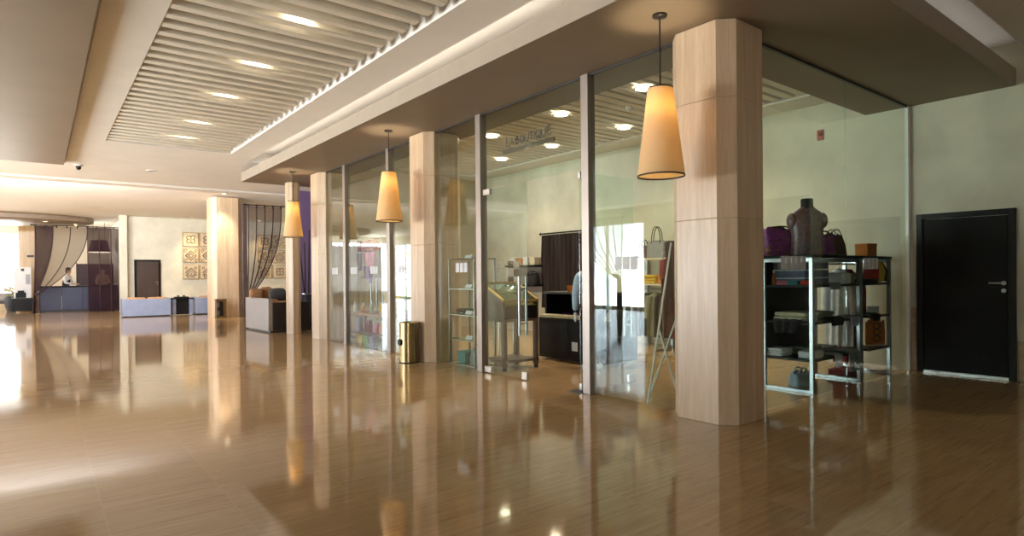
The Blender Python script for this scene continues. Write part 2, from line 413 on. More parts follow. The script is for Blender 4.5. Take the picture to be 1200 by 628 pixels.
window(14, [(FILL_WIN[0], FILL_WIN[1], -5.15, -5.05, 0, .08), (FILL_WIN[0], FILL_WIN[1], -5.15, -5.05, FILL_WIN[3]-.08, FILL_WIN[3]), (FILL_WIN[0], FILL_WIN[0]+.06, -5.15, -5.05, 0, FILL_WIN[3]), (FILL_WIN[1]-.06, FILL_WIN[1], -5.15, -5.05, 0, FILL_WIN[3]), (mx_-.04, mx_+.04, -5.15, -5.05, 0, FILL_WIN[3])],
       [(FILL_WIN[0]+.06, mx_-.04, -5.105, -5.095, .08, FILL_WIN[3]-.08), (mx_+.04, FILL_WIN[1]-.06, -5.105, -5.095, .08, FILL_WIN[3]-.08)], WGLASS)  # frame and panes of the added south fill window
window(13, fr, pn, WGLASS)

# ceiling: flat plaster with a slatted tray, a lit cove over the shopfront beam and a raised far bay
c = MB(); T = 4.3
c.box(-7.8, .95, -5, 18.1, ZC, T-.02)
c.box(.95, 3.02, 12.82, 18.1, ZC, T-.02).box(.95, 3.02, -5, -1.2, ZC, T-.02)
c.box(3.02, 3.5, -5, 18.1, ZC, T-.02)
c.box(3.5, XW, -5, 1.74, ZC, T-.02).box(3.5, XW, 13.5, 18.1, ZC, T-.02)
struct('ceiling', c, CEIL)
struct('ceiling_cove', MB().box(3.5, XW, 1.74, 13.5, 3.97, 4.05), CEIL)
c = MB().box(.95, 3.02, -1.2, 12.82, 4.0, 4.08)
struct('ceiling_recess', c, mat('recess_taupe', (.26, .21, .16), .8, var=.03))
struct('ceiling_roof', MB().box(-8.1, XW+.2, -5.2, 34.2, T, T+.1), CEIL)
# raised far bay: downstand, then a soffit that falls in a soft curve to the far wall
prof = [(18.55, 4.2), (19.2, 4.17), (20.3, 4.07), (21.4, 3.955), (22.6, 3.85), (23.6, 3.775), (24.4, 3.725), (25.2, 3.695), (26, 3.69), (34, 3.69)]  # curve deepened to catch the added strip light and shield the far wall
c = MB(); n = len(prof)
va = [[c.bm.verts.new((x, yy, zz)) for yy, zz in prof] for x in (WX, XW)]
vb = [[c.bm.verts.new((x, yy, zz+.08)) for yy, zz in prof] for x in (WX, XW)]
for i in range(n-1):
    c.face([va[0][i], va[0][i+1], va[1][i+1], va[1][i]]); c.face([vb[0][i+1], vb[0][i], vb[1][i], vb[1][i+1]])
struct('ceiling_vault', c, CEILW)
struct('trim_1', MB().box(WX, XW, 18.1, 18.55, 3.70, 4.28), CEIL)
# slats of the tray
s = MB()
for k in range(57):
    yy = -1.1+.25*k-.033
    if yy+.13 < 12.8: s.box(.955, 2.93, yy+.008, yy+.118, ZC+.004, ZC+.124)
struct('ceiling_slats', s, SLATM, .012)
# lowered satin panel on the left
c = MB().box(-6.4, .43, -4, 15.55, 3.665, 3.72).box(-6.4, .455, -4, 15.58, 3.72, 3.75)
struct('ceiling_panel', c, TAUPES, .006)
# L-shaped shopfront beam, top edge lit by the cove
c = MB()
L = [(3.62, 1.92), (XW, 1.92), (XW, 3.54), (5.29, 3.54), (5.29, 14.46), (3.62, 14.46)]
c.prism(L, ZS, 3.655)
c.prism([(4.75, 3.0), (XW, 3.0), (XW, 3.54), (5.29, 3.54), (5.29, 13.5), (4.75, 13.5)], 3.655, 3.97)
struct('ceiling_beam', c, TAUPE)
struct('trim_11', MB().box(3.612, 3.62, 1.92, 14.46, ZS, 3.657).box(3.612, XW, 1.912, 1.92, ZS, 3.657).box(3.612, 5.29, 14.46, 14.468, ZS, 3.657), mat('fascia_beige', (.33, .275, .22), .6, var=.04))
struct('trim_2', MB().box(3.72, 3.76, 2.1, 13.4, 3.655, 3.675), COVE)
# shop ceiling with finer slats
c = MB(); c.box(5.29, 5.75, 3.54, 13, ZC, 3.85).box(8.45, XW, 3.54, 13, ZC, 3.85).box(5.75, 8.45, 3.54, 4.0, ZC, 3.85).box(5.75, 8.45, 12.4, 13, ZC, 3.85).box(5.75, 8.45, 4.0, 12.4, 3.86, 3.9)
struct('ceiling_shop', c, CEILW)
s = MB()
for k in range(42): s.box(5.77, 8.43, 4.03+.2*k, 4.03+.2*k+.14, ZC+.02, ZC+.07)
struct('ceiling_shop_slats', s, CEILW, .012)
struct('wall_shop_end', MB().box(5.2, XW, 12.95, 13.1, 0, 3.97), WALLP)
struct('wall_lounge', MB().box(5.60, XW, 17.2, 17.35, 0, 3.75), PURPLE)
struct('baseboard_east', MB().box(XW-.02, XW, 1.725, 1.9, 0, .47).box(XW-.02, XW, 2.935, 3.0, 0, .83), STONEB, .003)
struct('trim_10', MB().box(XW-.03, XW-.001, -4.9, 1.72, .0, 2.45), DARKWOOD, .004)  # unseen dark panel, added to dim the reflection in the side glass
struct('trim_3', MB().box(8.94, XW-.001, 3.0, 3.04, 0, ZS), WHITEP, .003)
struct('trim_4', MB().box(2.40, 2.62, 26.75, 27.25, 0, 4.2), WALLP, .004)

# black flush door in the east wall
def flush_door(i, x_plane=None, y_plane=None, a=0, b=1, h=2.03, dark=DARKWOOD, handle_at='a'):
    # local frame: width along +u, thickness towards the room
    if x_plane is not None:
        P = lambda u, d, z: (x_plane-d, a+u, z)
    else:
        P = lambda u, d, z: (a+u, y_plane-d, z)
    W = b-a
    def bx(mb, u0, u1, d0, d1, z0, z1): return mb.hexa([P(u0, d0, z0), P(u1, d0, z0), P(u1, d1, z0), P(u0, d1, z0), P(u0, d0, z1), P(u1, d0, z1), P(u1, d1, z1), P(u0, d1, z1)])
    fm = MB(); bx(fm, 0, .07, 0, .05, 0, h); bx(fm, W-.07, W, 0, .05, 0, h); bx(fm, .07, W-.07, 0, .05, h-.07, h)
    d = struct('door_%d' % i, fm, DARKFRAME, .004)
    lf = MB(); bx(lf, .075, W-.075, 0, .028, .035, h-.075); leaf = lf.build('leaf', dark, d, .002)
    th = MB(); bx(th, .07, W-.07, 0, .045, 0, .03); th.build('threshold', STEEL, d)
    u = .115 if handle_at == 'a' else W-.115; sg = 1 if handle_at == 'a' else -1
    hd = MB(); hd.tube([P(u, .028, 1.15), P(u, .075, 1.15), P(u+sg*.02, .082, 1.15), P(u+sg*.13, .082, 1.15)], .0095, 10)
    hd.tube([P(u, .026, 1.15), P(u, .036, 1.15)], .026, 16); o = hd.build('handle', CHROME, d); o['label'] = 'chrome lever handle'
    lkk = MB(); lkk.tube([P(u, .026, 1.06), P(u, .036, 1.06)], .024, 16); lkk.build('lock', CHROME, d)
    return d
flush_door(1, x_plane=XW, a=1.915, b=2.925, h=2.03, handle_at='a')
flush_door(2, y_plane=27, a=2.86, b=3.74, h=2.02, dark=mat('brown_door', (.05, .03, .022), .4, var=.25, scale=(40, 40, 2)), handle_at='b')

# ------------------------------------------------------------------ shopfront glazing
def mullion(i, y0, y1, h=ZS): return struct('trim_%d' % i, MB().box(4.655, 4.765, y0, y1, 0, h), MULL, .004)
for k, (a, b) in enumerate([(4.59, 4.70), (6.60, 6.715), (9.27, 9.385), (11.14, 11.25)]): mullion(5+k, a, b)
struct('trim_9', MB().box(4.685, 4.715, 3.45, 12.2, ZS-.022, ZS-.001).box(5.05, 8.95, 3.005, 3.035, ZS-.022, ZS-.001), BLACKTRIM)
def logo_film(parent, pts_fn, n, z=1.40, s=.085):
    for k in range(n):
        f = MB(); f.hexa([pts_fn(k*(s+.018)+a, d, z+b) for d in (0, .0015) for a, b in ((0, 0), (s, 0), (s, s*1.55), (0, s*1.55))])
        o = f.build('frosted_square', FROST, parent)
        pts = [(.5+.27*math.cos(t)*(1 if t < PI else 1), .78*1.55*.5+.0) for t in (0,)]
        ss = []
        for q in range(9):
            t = R(40)+q/8*R(230); ss.append((.5+.2*math.cos(t), 1.0+.26*math.sin(t)))
        for q in range(9):
            t = R(90)-q/8*R(230); ss.append((.5+.2*math.cos(t), .52+.24*math.sin(t)))
        g = MB(); g.ribbon(ss, .09, lambda a, b, d: pts_fn(k*(s+.018)+a*s, -.001-d, z+b*s), .001)
        g.build('scroll_mark', FROSTG, o)
def pane(i, y0, y1, z0=.012, z1=ZS-.02, logo=0, off=0):
    p = struct('window_%d' % i, MB().box(4.694, 4.706, y0, y1, z0, z1), GLASS)
    if logo: logo_film(p, lambda a, d, z: (4.6935-d, off-a, z), logo, z=1.345)
    return p
pane(5, 3.40, 4.59, logo=3, off=4.25)
pane(6, 6.715, 7.90, logo=3, off=7.28)
pane(7, 8.40, 9.27, logo=2, off=9.02)
p8 = pane(8, 9.385, 11.14, logo=3, off=10.98)
logo_film(p8, lambda a, d, z: (4.6935-d, 10.1-a, z), 3, z=1.345)
pane(9, 11.25, 12.25, logo=3, off=11.9)
# side panes
def spane(i, x0, x1, n, off):
    p = struct('window_%d' % i, MB().box(x0, x1, YG-.006, YG+.006, .012, ZS-.02), GLASS)
    logo_film(p, lambda a, d, z: (off+a, YG-.0065-d, z), n, z=1.33)
spane(10, 5.10, 7.138, 5, 5.70); spane(11, 7.146, 8.935, 4, 7.6)
# transom with the shop's name
tr = struct('window_12', MB().box(4.694, 4.706, 4.70, 6.60, 2.452, ZS-.02), GLASS)
def arc(cx, cy, rx, ry, a0, a1, n=14): return [(cx+rx*math.cos(R(a0+(a1-a0)*k/n)), cy+ry*math.sin(R(a0+(a1-a0)*k/n))) for k in range(n+1)]
glyph = [  # strokes in text units (cap height .085), pen x grows to the right
    ('L', 0.0, [[(0, .125), (0, 0), (.052, .0)]]),
    ('A', .066, [[(0, 0), (.037, .078), (.074, 0)], [(.014, .026), (.060, .026)]]),
    ('B', .190, [[(0, 0), (0, .085)], [(0, .085)]+arc(.016, .066, .022, .019, 90, -90)+[(0, .047)], [(0, .047)]+arc(.022, .0235, .028, .0235, 90, -90)+[(0, 0)]]),
    ('O', .262, [arc(.040, .044, .040, .044, 0, 360, 26)]),
    ('U', .362, [[(0, .09)]+arc(.034, .034, .034, .034, 180, 360)+[(.068, .09)]]),
    ('T', .446, [[(0, .088), (.074, .088)], [(.037, .088), (.037, 0)]]),
    ('I', .540, [[(0, .088), (0, 0)]]),
    ('Q', .562, [arc(.044, .045, .044, .045, 0, 360, 26), [(.046, .028), (.098, -.012)]]),
    ('U', .672, [[(0, .09)]+arc(.034, .034, .034, .034, 180, 360)+[(.068, .09)]]),
    ('E', .762, [arc(.050, .055, .046, .055, 60, 300, 20), [(.008, .058), (.078, .058)]])]
lt = MB()
for ch, x0, strokes in glyph:
    for st in strokes: lt.ribbon([(x0+a, b) for a, b in st], .0155, lambda a, b, d: (4.6925-d, 6.062-a, 2.932+b), .003)
o = lt.build('lettering', LETTER, tr); o['label'] = 'black letters reading LA BOUTIQUE'
# glass door leaves (one shut, one standing open into the shop)
def glass_leaf(i, hinge, ang, W=.90):
    e = MB().box(0, W, -.006, .006, .012, 2.435)
    d = struct('door_%d' % i, e, GLASS); d.location = hinge; d.rotation_euler = (0, 0, ang)
    for z in (.012, 2.365):
        MB().box(0, .15, -.018, .018, z, z+.075).build('patch_fitting', STEEL, d, .003)
    MB().box(W-.11, W-.02, -.018, .018, .012, .10).build('lock_fitting', STEEL, d, .003)
    for sd in (-1, 1):
        h = MB(); yy = sd*.055; h.tube([(W-.10, yy, .55), (W-.10, yy, 1.28)], .015, 12)
        for z in (.70, 1.13): h.tube([(W-.10, 0, z), (W-.10, yy, z)], .009, 8)
        h.build('handle', CHROME, d)
glass_leaf(3, (4.70, 6.585, 0), -PI/2, .905)
glass_leaf(4, (4.72, 4.80, 0), 0, .90)
tag(MB().box(4.60, 4.80, 4.715, 4.90, 0, .006).build('floor_spring_plate', BLACKTRIM), 'dark floor spring plate set in the floor beneath the open glass door', 'floor plate')

# ------------------------------------------------------------------ travertine columns
def column(label, x0, y0, w, dpt, h, cham=.12):
    t = thing('travertine_column', label, 'column', (x0+w/2, y0+dpt/2, 0))
    a, b, k = w/2, dpt/2, cham
    poly = [(-a+k, -b), (a-k, -b), (a, -b+k), (a, b-k), (a-k, b), (-a+k, b), (-a, b-k), (-a, -b+k)]
    for z0, z1 in ((0, 1.77), (1.77, 2.80), (2.80, h)):
        MB().prism(poly, z0, z1, .005).build('stone_block', TRAV, t)
    return t
column('tall travertine column nearest the camera at the corner of the glass shop', 4.55, 2.845, .65, .65, ZS)
column('travertine column in the shopfront with a brass bin standing against it', 4.55, 7.81, .65, .66, ZS)
column('travertine column closing the far end of the glass shopfront', 4.55, 12.15, .65, .66, ZS)
column('slim travertine column behind the smallest pendant lamp, beside the tan sofa', 4.47, 13.85, .27, .34, ZS, .075)
column('broad pale travertine column in the far lounge beside the tied dark curtain', 4.42, 21.3, .92, .92, 3.93, .13)

# ------------------------------------------------------------------ pendant lamps
def pendant(y, label):
    t = thing('pendant_lamp', label, 'pendant lamp', (4.105, y, ZS), group='cone pendant lamps along the shopfront')
    MB().lathe([(.062, 0), (.062, -.012), (.05, -.022), (.012, -.026)], 24).build('canopy', BRONZE, t)
    MB().tube([(0, 0, -.02), (0, 0, -.68)], .0065, 8).lathe([(.012, -.31), (.012, -.28)], 12).build('rod', BRONZE, t)
    zt, zb, rt, rb = -.615, -1.345, .105, .195
    MB().lathe([(rt, zt), (rb, zb), (rb-.004, zb), (rt-.004, zt), (rt, zt)], 40, caps=False).build('lamp_shade', SHADE, t)
    MB().lathe([(rb+.002, zb-.004), (rb+.002, zb+.008), (rb-.006, zb+.008), (rb-.006, zb-.004), (rb+.002, zb-.004)], 40, caps=False).build('bottom_rim', BRONZE, t)
    o = MB().lathe([(rt+.002, zt-.004), (rt+.002, zt+.006), (rt-.006, zt+.006), (rt-.006, zt-.004), (rt+.002, zt-.004)], 40, caps=False)
    for k in range(3):
        a = 2*PI*k/3; o.tube([(0, 0, zt+.0), ((rt-.004)*math.cos(a), (rt-.004)*math.sin(a), zt)], .003, 6)
    o.build('top_rim', BRONZE, t)
    MB().lathe([(.001, zb+.012), (rb-.008, zb+.012), (rb-.008, zb+.016), (.001, zb+.016)], 36).build('diffuser', DIFFB, t)
    MB().blob((0, 0, zt-.17), .032, .032, .045).build('bulb', BULB, t)
    l = lamp('bulb_light', 'POINT', (0, 0, zt-.17), 125, (1, .84, .56), t, shadow_soft_size=.035)
    return t
pendant(3.2, 'largest lit cone pendant lamp hanging beside the nearest travertine column')
pendant(8.17, 'middle cone pendant lamp hanging in front of the shopfront above the brass bin')
pendant(12.47, 'smallest cone pendant lamp hanging over the tan sofa, farthest of three')

# ------------------------------------------------------------------ ceiling downlights
def downlight(x, y, z, label, cat='ceiling light', name='downlight', energy=16, col=(1, .80, .55), grp=None, spot=True, r=.075, size=100, blend=.9):
    t = thing(name, label, cat, (x, y, z), group=grp)
    MB().lathe([(r+.02, 0), (r+.02, -.008), (r, -.012), (r-.004, -.002), (r-.004, 0)], 24, caps=False).build('trim_ring', WHITEP, t)
    MB().lathe([(.001, -.003), (r-.004, -.003), (r-.004, 0), (.001, 0)], 24).build('lens', EMIT, t)
    if spot: lamp('spot_light', 'SPOT', (0, 0, -.03), energy, col, t, spot_size=R(size), spot_blend=blend, shadow_soft_size=.06)
    return t
ORD = ['nearest', 'second nearest', 'third nearest', 'second farthest', 'farthest']
for k, yy in enumerate((5.80, 7.43, 9.0, 10.6, 11.95)):
    yb = -1.1-.033+.25*round((yy+1.1)/.25)-.0625     # centre of the nearest gap between slats
    downlight(2.02, yb, 3.995, ORD[k]+' of five downlights glowing between the ceiling slats', energy=45, grp='downlights in the slatted ceiling', r=.085)
ROWN = ['nearest', 'second', 'third', 'farthest']
for r_, xx in (('shopfront', 6.32), ('rear', 7.75)):
    for k, yy in enumerate((5.17, 6.86, 8.54, 10.27)):
        yb = 4.03+.2*round((yy-4.0)/.2)+.17-.2
        downlight(xx, yb, ZC+.004, '%s round shop ceiling downlight in the %s row, counted from the camera' % (ROWN[k], r_), energy=60, grp='shop ceiling downlights', r=.11, size=130)
for xx, lab in ((4.78, 'small spotlight in the far ceiling washing the tile panels left of the broad column'), (7.35, 'small spotlight in the far ceiling washing the tile panels behind the tied curtain')):
    downlight(xx, 26.55, 3.69, lab, energy=200, col=(1, .74, .42), r=.05, size=70)
downlight(4.72, 20.95, 4.0, 'small spotlight in the far ceiling above the broad pale column', energy=220, col=(1, .84, .62), r=.05, size=70)
t = thing('smoke_detector', 'small domed smoke detector on the ceiling near the lowered brown panel', 'smoke detector', (.69, 15.89, ZC))
MB().lathe([(.085, 0), (.085, -.02), (.07, -.03), (.05, -.03)], 24).build('base', WHITEP, t)
MB().lathe([(.05, -.03), (.045, -.09), (.02, -.11), (.003, -.112)], 20).build('sensor', BRONZE, t)
t = thing('ceiling_speaker', 'flat round ceiling speaker beyond the slatted tray', 'speaker', (2.05, 15.84, ZC))
MB().lathe([(.12, 0), (.12, -.01), (.10, -.014), (.10, -.006)], 28).build('rim', WHITEP, t)
MB().lathe([(.001, -.008), (.10, -.008), (.10, 0), (.001, 0)], 28).build('grille', FROSTG, t)
t = thing('smoke_detector', 'white smoke detector on the shop ceiling beside the largest pendant lamp', 'smoke detector', (6.9, 5.95, ZC+.02))
MB().lathe([(.055, 0), (.055, -.03), (.04, -.05), (.03, -.052)], 20).build('base', WHITEP, t)
MB().lathe([(.03, -.05), (.026, -.07), (.003, -.075)], 16).build('sensor', WHITEP, t)
t = thing('track_rail', 'slim grey ceiling track under the shop slats behind the shop name', 'ceiling track', (7.31, 8.80, ZC))
MB().box(-.02, .02, -.75, .75, -.05, .03).build('rail', mat('grey_track', (.22, .20, .18), .5, var=.1), t, .003)
MB().box(-.028, .028, -.06, .06, -.065, -.045).build('feed_box', WHITEP, t, .004)
t = thing('fire_alarm_beacon', 'small red alarm beacon high on the shop rear wall', 'alarm', (XW, 4.15, 3.30))
MB().box(-.025, 0, -.045, .045, -.075, .075).build('backplate', mat('alarm_red', (.30, .02, .02), .4, var=.1), t, .006)
MB().lathe([(.03, 0), (.03, .018), (.018, .03), (.002, .034)], 18, c=(0, 0, 0)).build('lens', mat('alarm_lens', (.35, .05, .04), .25, var=.1), t).matrix_local = Matrix.Translation((-.025, 0, .01)) @ Matrix.Rotation(-PI/2, 4, 'Y')

# ------------------------------------------------------------------ bins
def bin_round(label, loc, r=.145, h=.61):
    t = thing('litter_bin', label, 'bin', loc)
    MB().lathe([(r, .012), (r, h-.03), (r-.012, h-.03), (r-.012, .02)], 40).build('body', BRASS, t)
    MB().lathe([(r+.003, 0), (r+.003, .014), (r-.01, .02)], 40).build('base_ring', BRONZE, t)
    MB().lathe([(r+.004, h-.035), (r+.004, h-.012), (r-.02, h), (r-.05, h-.005), (r-.055, h-.06)], 40, caps=False).build('rim', BRASS, t)
    MB().lathe([(.001, h-.06), (r-.05, h-.06), (r-.05, h-.045), (.001, h-.04)], 32).build('ash_tray', BRONZE, t)
    s = MB()
    for a in (R(-75),): s.box(r*math.cos(a)-.006, r*math.cos(a)+.006, r*math.sin(a)-.004, r*math.sin(a)+.004, .015, h-.03)
    s.build('door_seam', BRONZE, t)
    k = MB(); a = R(178); k.tube([((r-.004)*math.cos(a), (r-.004)*math.sin(a), .31), ((r+.02)*math.cos(a), (r+.02)*math.sin(a), .31)], .05, 20)
    k.build('emblem_knob', BRONZE, t)
    return t
bin_round('polished brass litter bin standing against the shopfront column', (4.385, 8.12, 0))
t = thing('litter_bin', 'small bronze litter bin standing in front of the broad far column', 'bin', (4.60, 21.08, 0), R(90))
MB().box(-.11, .11, -.16, .16, 0, .05).box(-.11, .11, -.16, .16, .56, .62).box(-.09, .11, -.15, .15, .05, .56).build('body', mat('bronze_bin', (.22, .15, .07), .35, metal=.7, var=.1), t, .006)
MB().box(-.10, -.088, -.05, .10, .08, .53).build('front_panel', BRONZE, t, .002)
for z in (.10, .36): MB().box(-.115, -.10, .06, .14, z, z+.14).build('polished_plate', CHROME, t, .002)

# ------------------------------------------------------------------ soft furnishing helpers
def cushion_mb(c, sx, sy, sz, e=.45): return MB().blob(c, sx, sy, sz, 24, 14, e, .05, random.random()*9)
def cushion(label, loc, s, m, rot=(0, 0, 0), grp=None):
    o = cushion_mb((0, 0, 0), *s).build('cushion', m); o.location = loc; o.rotation_euler = rot
    return tag(o, label, 'cushion', grp)

# tan sofa in the lounge, seen from behind
def sofa(label, loc, rz, W, D, backm, sidem, seatm, h_back=.66, h_arm=.66, nseat=2, cz=.61, ch=.21, sz=.36):
    t = thing('sofa', label, 'sofa', loc, rz)             # local: back panel on the -y face, seat towards +y
    MB().box(-W/2, W/2, 0, .10, .03, h_back).build('back_panel', backm, t, .012)
    for sgn in (-1, 1):
        x0 = sgn*W/2; MB().box(min(x0, x0-sgn*.10), max(x0, x0-sgn*.10), .10, D, .03, h_arm).build('arm', sidem, t, .012)
    MB().box(-W/2+.10, W/2-.10, .10, D-.02, .03, .30).build('base', sidem, t, .01)
    MB().box(-W/2+.04, W/2-.04, .05, D-.05, 0, .03).build('plinth', BLACKTRIM, t)
    for k in range(nseat):
        w = (W-.22)/nseat; x = -W/2+.11+w*(k+.5)
        cushion_mb((x, (D+.28)/2, sz), w/2-.005, (D-.30)/2, .10, .3).build('seat_cushion', seatm, t)
        cushion_mb((x, .20, cz), w/2-.005, .11, ch, .4).build('back_cushion', seatm, t)
    return t
sofa('tan cushioned sofa with grey back panel, half hidden by the far columns', (4.17, 15.43, 0), R(-90)+R(3), 1.65, .98, GREYPANEL, ESPRESSO, TANC, .80, .70, 2, .62, .16, .60)
for k, (px, py, yy, m, sz, lab) in enumerate([(300, 346, 15.95, CARAMEL, (.16, .10, .16), 'caramel cushion on the tan sofa nearest the tied curtain'),
                                       (325, 345, 15.45, GREYC, (.20, .10, .15), 'charcoal cushion on the tan sofa nearest the columns'),
                                       (312, 344, 16.02, CARAMEL, (.15, .10, .17), 'caramel cushion on the tan sofa leaning against the charcoal one')]):
    q = on(px, py, 1, yy); cushion(lab, (q.x, yy, q.z), sz, m, (R(14), 0, R(-8)), 'cushions on the tan sofa')
# second row of seating behind the tan sofa
sofa('low brown sofa against the far side of the lounge behind the tan sofa', (6.35, 18.9, 0), R(8), 2.3, .95, ESPRESSO, ESPRESSO, CARAMEL, .72, .62, 3)
# blue-grey sofas in the far lobby
sofa('blue grey sofa with its back turned, left of the small black table', (2.88, 23.75, 0), R(-2), 1.42, .95, BLUEG, BLUEG, TANC, .60, .62, 2, .53, .13)
sofa('blue grey sofa right of the small black table, half behind the broad column', (5.12, 23.75, 0), R(-2), 1.50, .95, BLUEG, BLUEG, TANC, .60, .62, 2, .53, .13)
t = thing('side_table', 'low black side table between the two blue grey sofas', 'table', (3.98, 23.95, 0))
MB().box(-.20, .20, -.02, .5, .02, .56).build('body', BLACKL, t, .005)
for sx in (-1, 1):
    MB().box(sx*.27-.06, sx*.27+.06, -.05, .52, .02, .56).build('side_panel', BLUEG, t, .005)
MB().box(-.35, .35, -.07, .54, .56, .60).build('table_top', BLACKL, t, .005)
t = thing('serving_tray', 'dark tray with cups on the black side table', 'tray', (3.98, 24.15, .60))
MB().box(-.22, .22, -.14, .14, 0, .02).box(-.22, .22, -.14, -.125, .02, .04).box(-.22, .22, .125, .14, .02, .04).build('tray_base', BRONZE, t, .003)
for x in (-.1, .08): MB().lathe([(.02, .02), (.035, .03), (.04, .09), (.036, .09), (.03, .035)], 16, c=(x, 0, 0), caps=False).build('cup', GREYC, t)

# decorative tile panels on the far wall
def tile(label, x, z, motif):
    t = thing('wall_tile_panel', label, 'wall art', (x, 26.99, z), group='decorative tile panels on the far wall')
    s = .29
    MB().box(-s, s, -.035, 0, -s, s).build('frame', TILEF, t, .006)
    MB().box(-s+.03, s-.03, -.042, -.03, -s+.03, s-.03).build('tile', TILEC, t, .003)
    f = lambda a, b, d: (a, -.043-d, b)
    g = MB()
    def rib(p, w=.03): g.ribbon(p, w, f, .006)
    if motif == 0:
        for a in (45, 135, 225, 315):
            cx, cy = .11*math.cos(R(a)), .11*math.sin(R(a)); rib(arc(cx, cy, .07, .07, a-130, a+130), .028)
        rib([(-.05, 0), (0, .05), (.05, 0), (0, -.05), (-.05, 0)], .024)
    elif motif == 1:
        rib([(-.19, 0), (0, .19), (.19, 0), (0, -.19), (-.19, 0)], .036); rib([(-.09, 0), (0, .09), (.09, 0), (0, -.09), (-.09, 0)], .03)
        for sx in (-1, 1):
            for sy in (-1, 1): rib(arc(sx*.19, sy*.19, .05, .05, 0, 300), .022)
    else:
        rib([(-.2, -.04), (0, .16), (.2, -.04)], .036); rib([(-.2, -.14), (0, .06), (.2, -.14)], .028)
        for sx in (-1, 1): rib(arc(sx*.1, -.16, .05, .05, 0, 320), .026); rib(arc(sx*.17, .16, .04, .04, 0, 320), .022)
        rib([(0, -.22), (0, -.02)], .026)
    g.build('motif', TILEB, t)
ROW = ['top', 'middle', 'bottom']
for cix, (x, nm) in enumerate([(4.80, 'first column of tiles, left of the broad pale column'), (5.42, 'second column of tiles, cut by the broad pale column'),
                               (7.65, 'third column of tiles, seen through the dark curtain'), (8.28, 'fourth column of tiles, right of the dark curtain')]):
    for r_, z in enumerate((2.84, 2.20, 1.54)):
        tile('patterned %s tile panel in the %s' % (ROW[r_], nm), x, z, (r_+(cix % 2)*0) % 3 if cix < 2 else (r_+1+cix) % 3)

# ------------------------------------------------------------------ drapes
def drape(name, label, loc, rz, W, Hh, tie=None, tz=.9, m=SHEER, nf=9, amp=.035, gw=.16, seams=5, cat='curtain', rod=True, ring=True, pw=1.7, gloss=BRONZE, over=.1, over2=None, dense=0):
    t = thing(name, label, cat, loc, rz)                    # local: x along the rod, z=0 at the floor
    vt = 1-tz/Hh
    def pt(u, v):
        z = Hh*(1-v)+.01; x = u*W; k = 1
        if tie is not None:
            if v < vt:
                s = (v/vt)**pw; k = s
                x = (1-s)*u*W + s*(tie+(u-.5)*gw)
            else:
                q = (v-vt)/(1-vt); x = tie+(u-.5)*gw*(1+.5*q)
        y = amp*math.sin(u*nf*2*PI)*(.75+.25*math.sin(u*17+v*3)) + .01*math.sin(v*9+u*30)
        return (x, y, z)
    MB().sheet(pt, nf*10, 30, .003).build('fabric', m, t)
    if dense: MB().sheet(lambda u, v: Vector(pt(u*dense, v))+Vector((0, -.012, 0)), 24, 30, .003).build('dense_panel', SHEERD, t)
    for k in range(seams):
        u = k/(seams-1)
        MB().tube([Vector(pt(u, j/30))+Vector((0, -.008, 0)) for j in range(31)], .018, 6).build('hem', SEAM, t)
    if rod:
        o2 = over if over2 is None else over2; MB().tube([(-over, 0, Hh+.04), (W+o2, 0, Hh+.04)], .017, 10).blob((-over, 0, Hh+.04), .03, .03, .03).blob((W+o2, 0, Hh+.04), .03, .03, .03).build('rod', gloss, t)
    if ring:
        nb = max(4, int(W/.28))
        for k in range(nb+1):
            x = W*k/nb; MB().box(x-.022, x+.022, -.022, .022, Hh-.05, Hh+.062).build('tab', SEAM, t, .004)
    if tie is not None:
        MB().lathe([(gw*.62, tz-.04), (gw*.66, tz), (gw*.62, tz+.05)], 20, c=(tie, 0, 0), sy=.55, caps=False).build('tie_band', SEAM, t)
    return t
drape('sheer_curtain', 'brown sheer curtain tied to the left in front of the reception desk', (-.10, 29.0, 0), 0, 1.62, 3.32, tie=.02, tz=.74, pw=2.2, m=SHEER, nf=7, seams=4, over=.12, over2=-.03, dense=.33)
drape('sheer_curtain', 'plum sheer curtain hanging straight down right of the receptionist', (1.52, 29.0, 0), 0, 1.15, 3.32, m=SHEERD, nf=6, seams=4, over=-.03, over2=.12)
drape('sheer_curtain', 'dark sheer curtain tied back beside the broad pale column', (5.45, 21.0, 0), 0, 1.06, 3.66, tie=.04, tz=.78, m=mat_sheer('purple_brown_voile', (.055, .032, .06), .34), nf=8, seams=5, over=.12, over2=.75, pw=2.5)
MBp = thing('curtain_post', 'dark bronze curtain post beside the broad pale column', 'post', (5.38, 21.25, 0))
MB().box(-.07, .07, -.1, .1, 0, 3.75).build('post', mat('post_brown', (.09, .06, .055), .5, var=.15), MBp, .006)
MB().box(-.09, .09, -.12, .12, 0, .02).build('base_plate', BRONZE, MBp, .003)
drape('sheer_curtain', 'sheer curtain mirrored in the shop glass, tied aside at the lobby window', (-7.1, 14.6, 0), R(90), 2.6, 3.3, tie=.15, tz=1.1, m=mat_sheer('thin_voile', (.30, .27, .27), .10), nf=9, seams=7)
drape('sheer_curtain', 'grey sheer curtain over the distant lobby window mirrored in the glass', (-6.9, 33.6, 0), 0, 5.2, 3.05, m=mat_sheer('grey_voile', (.20, .17, .17), .8), nf=14, seams=6)

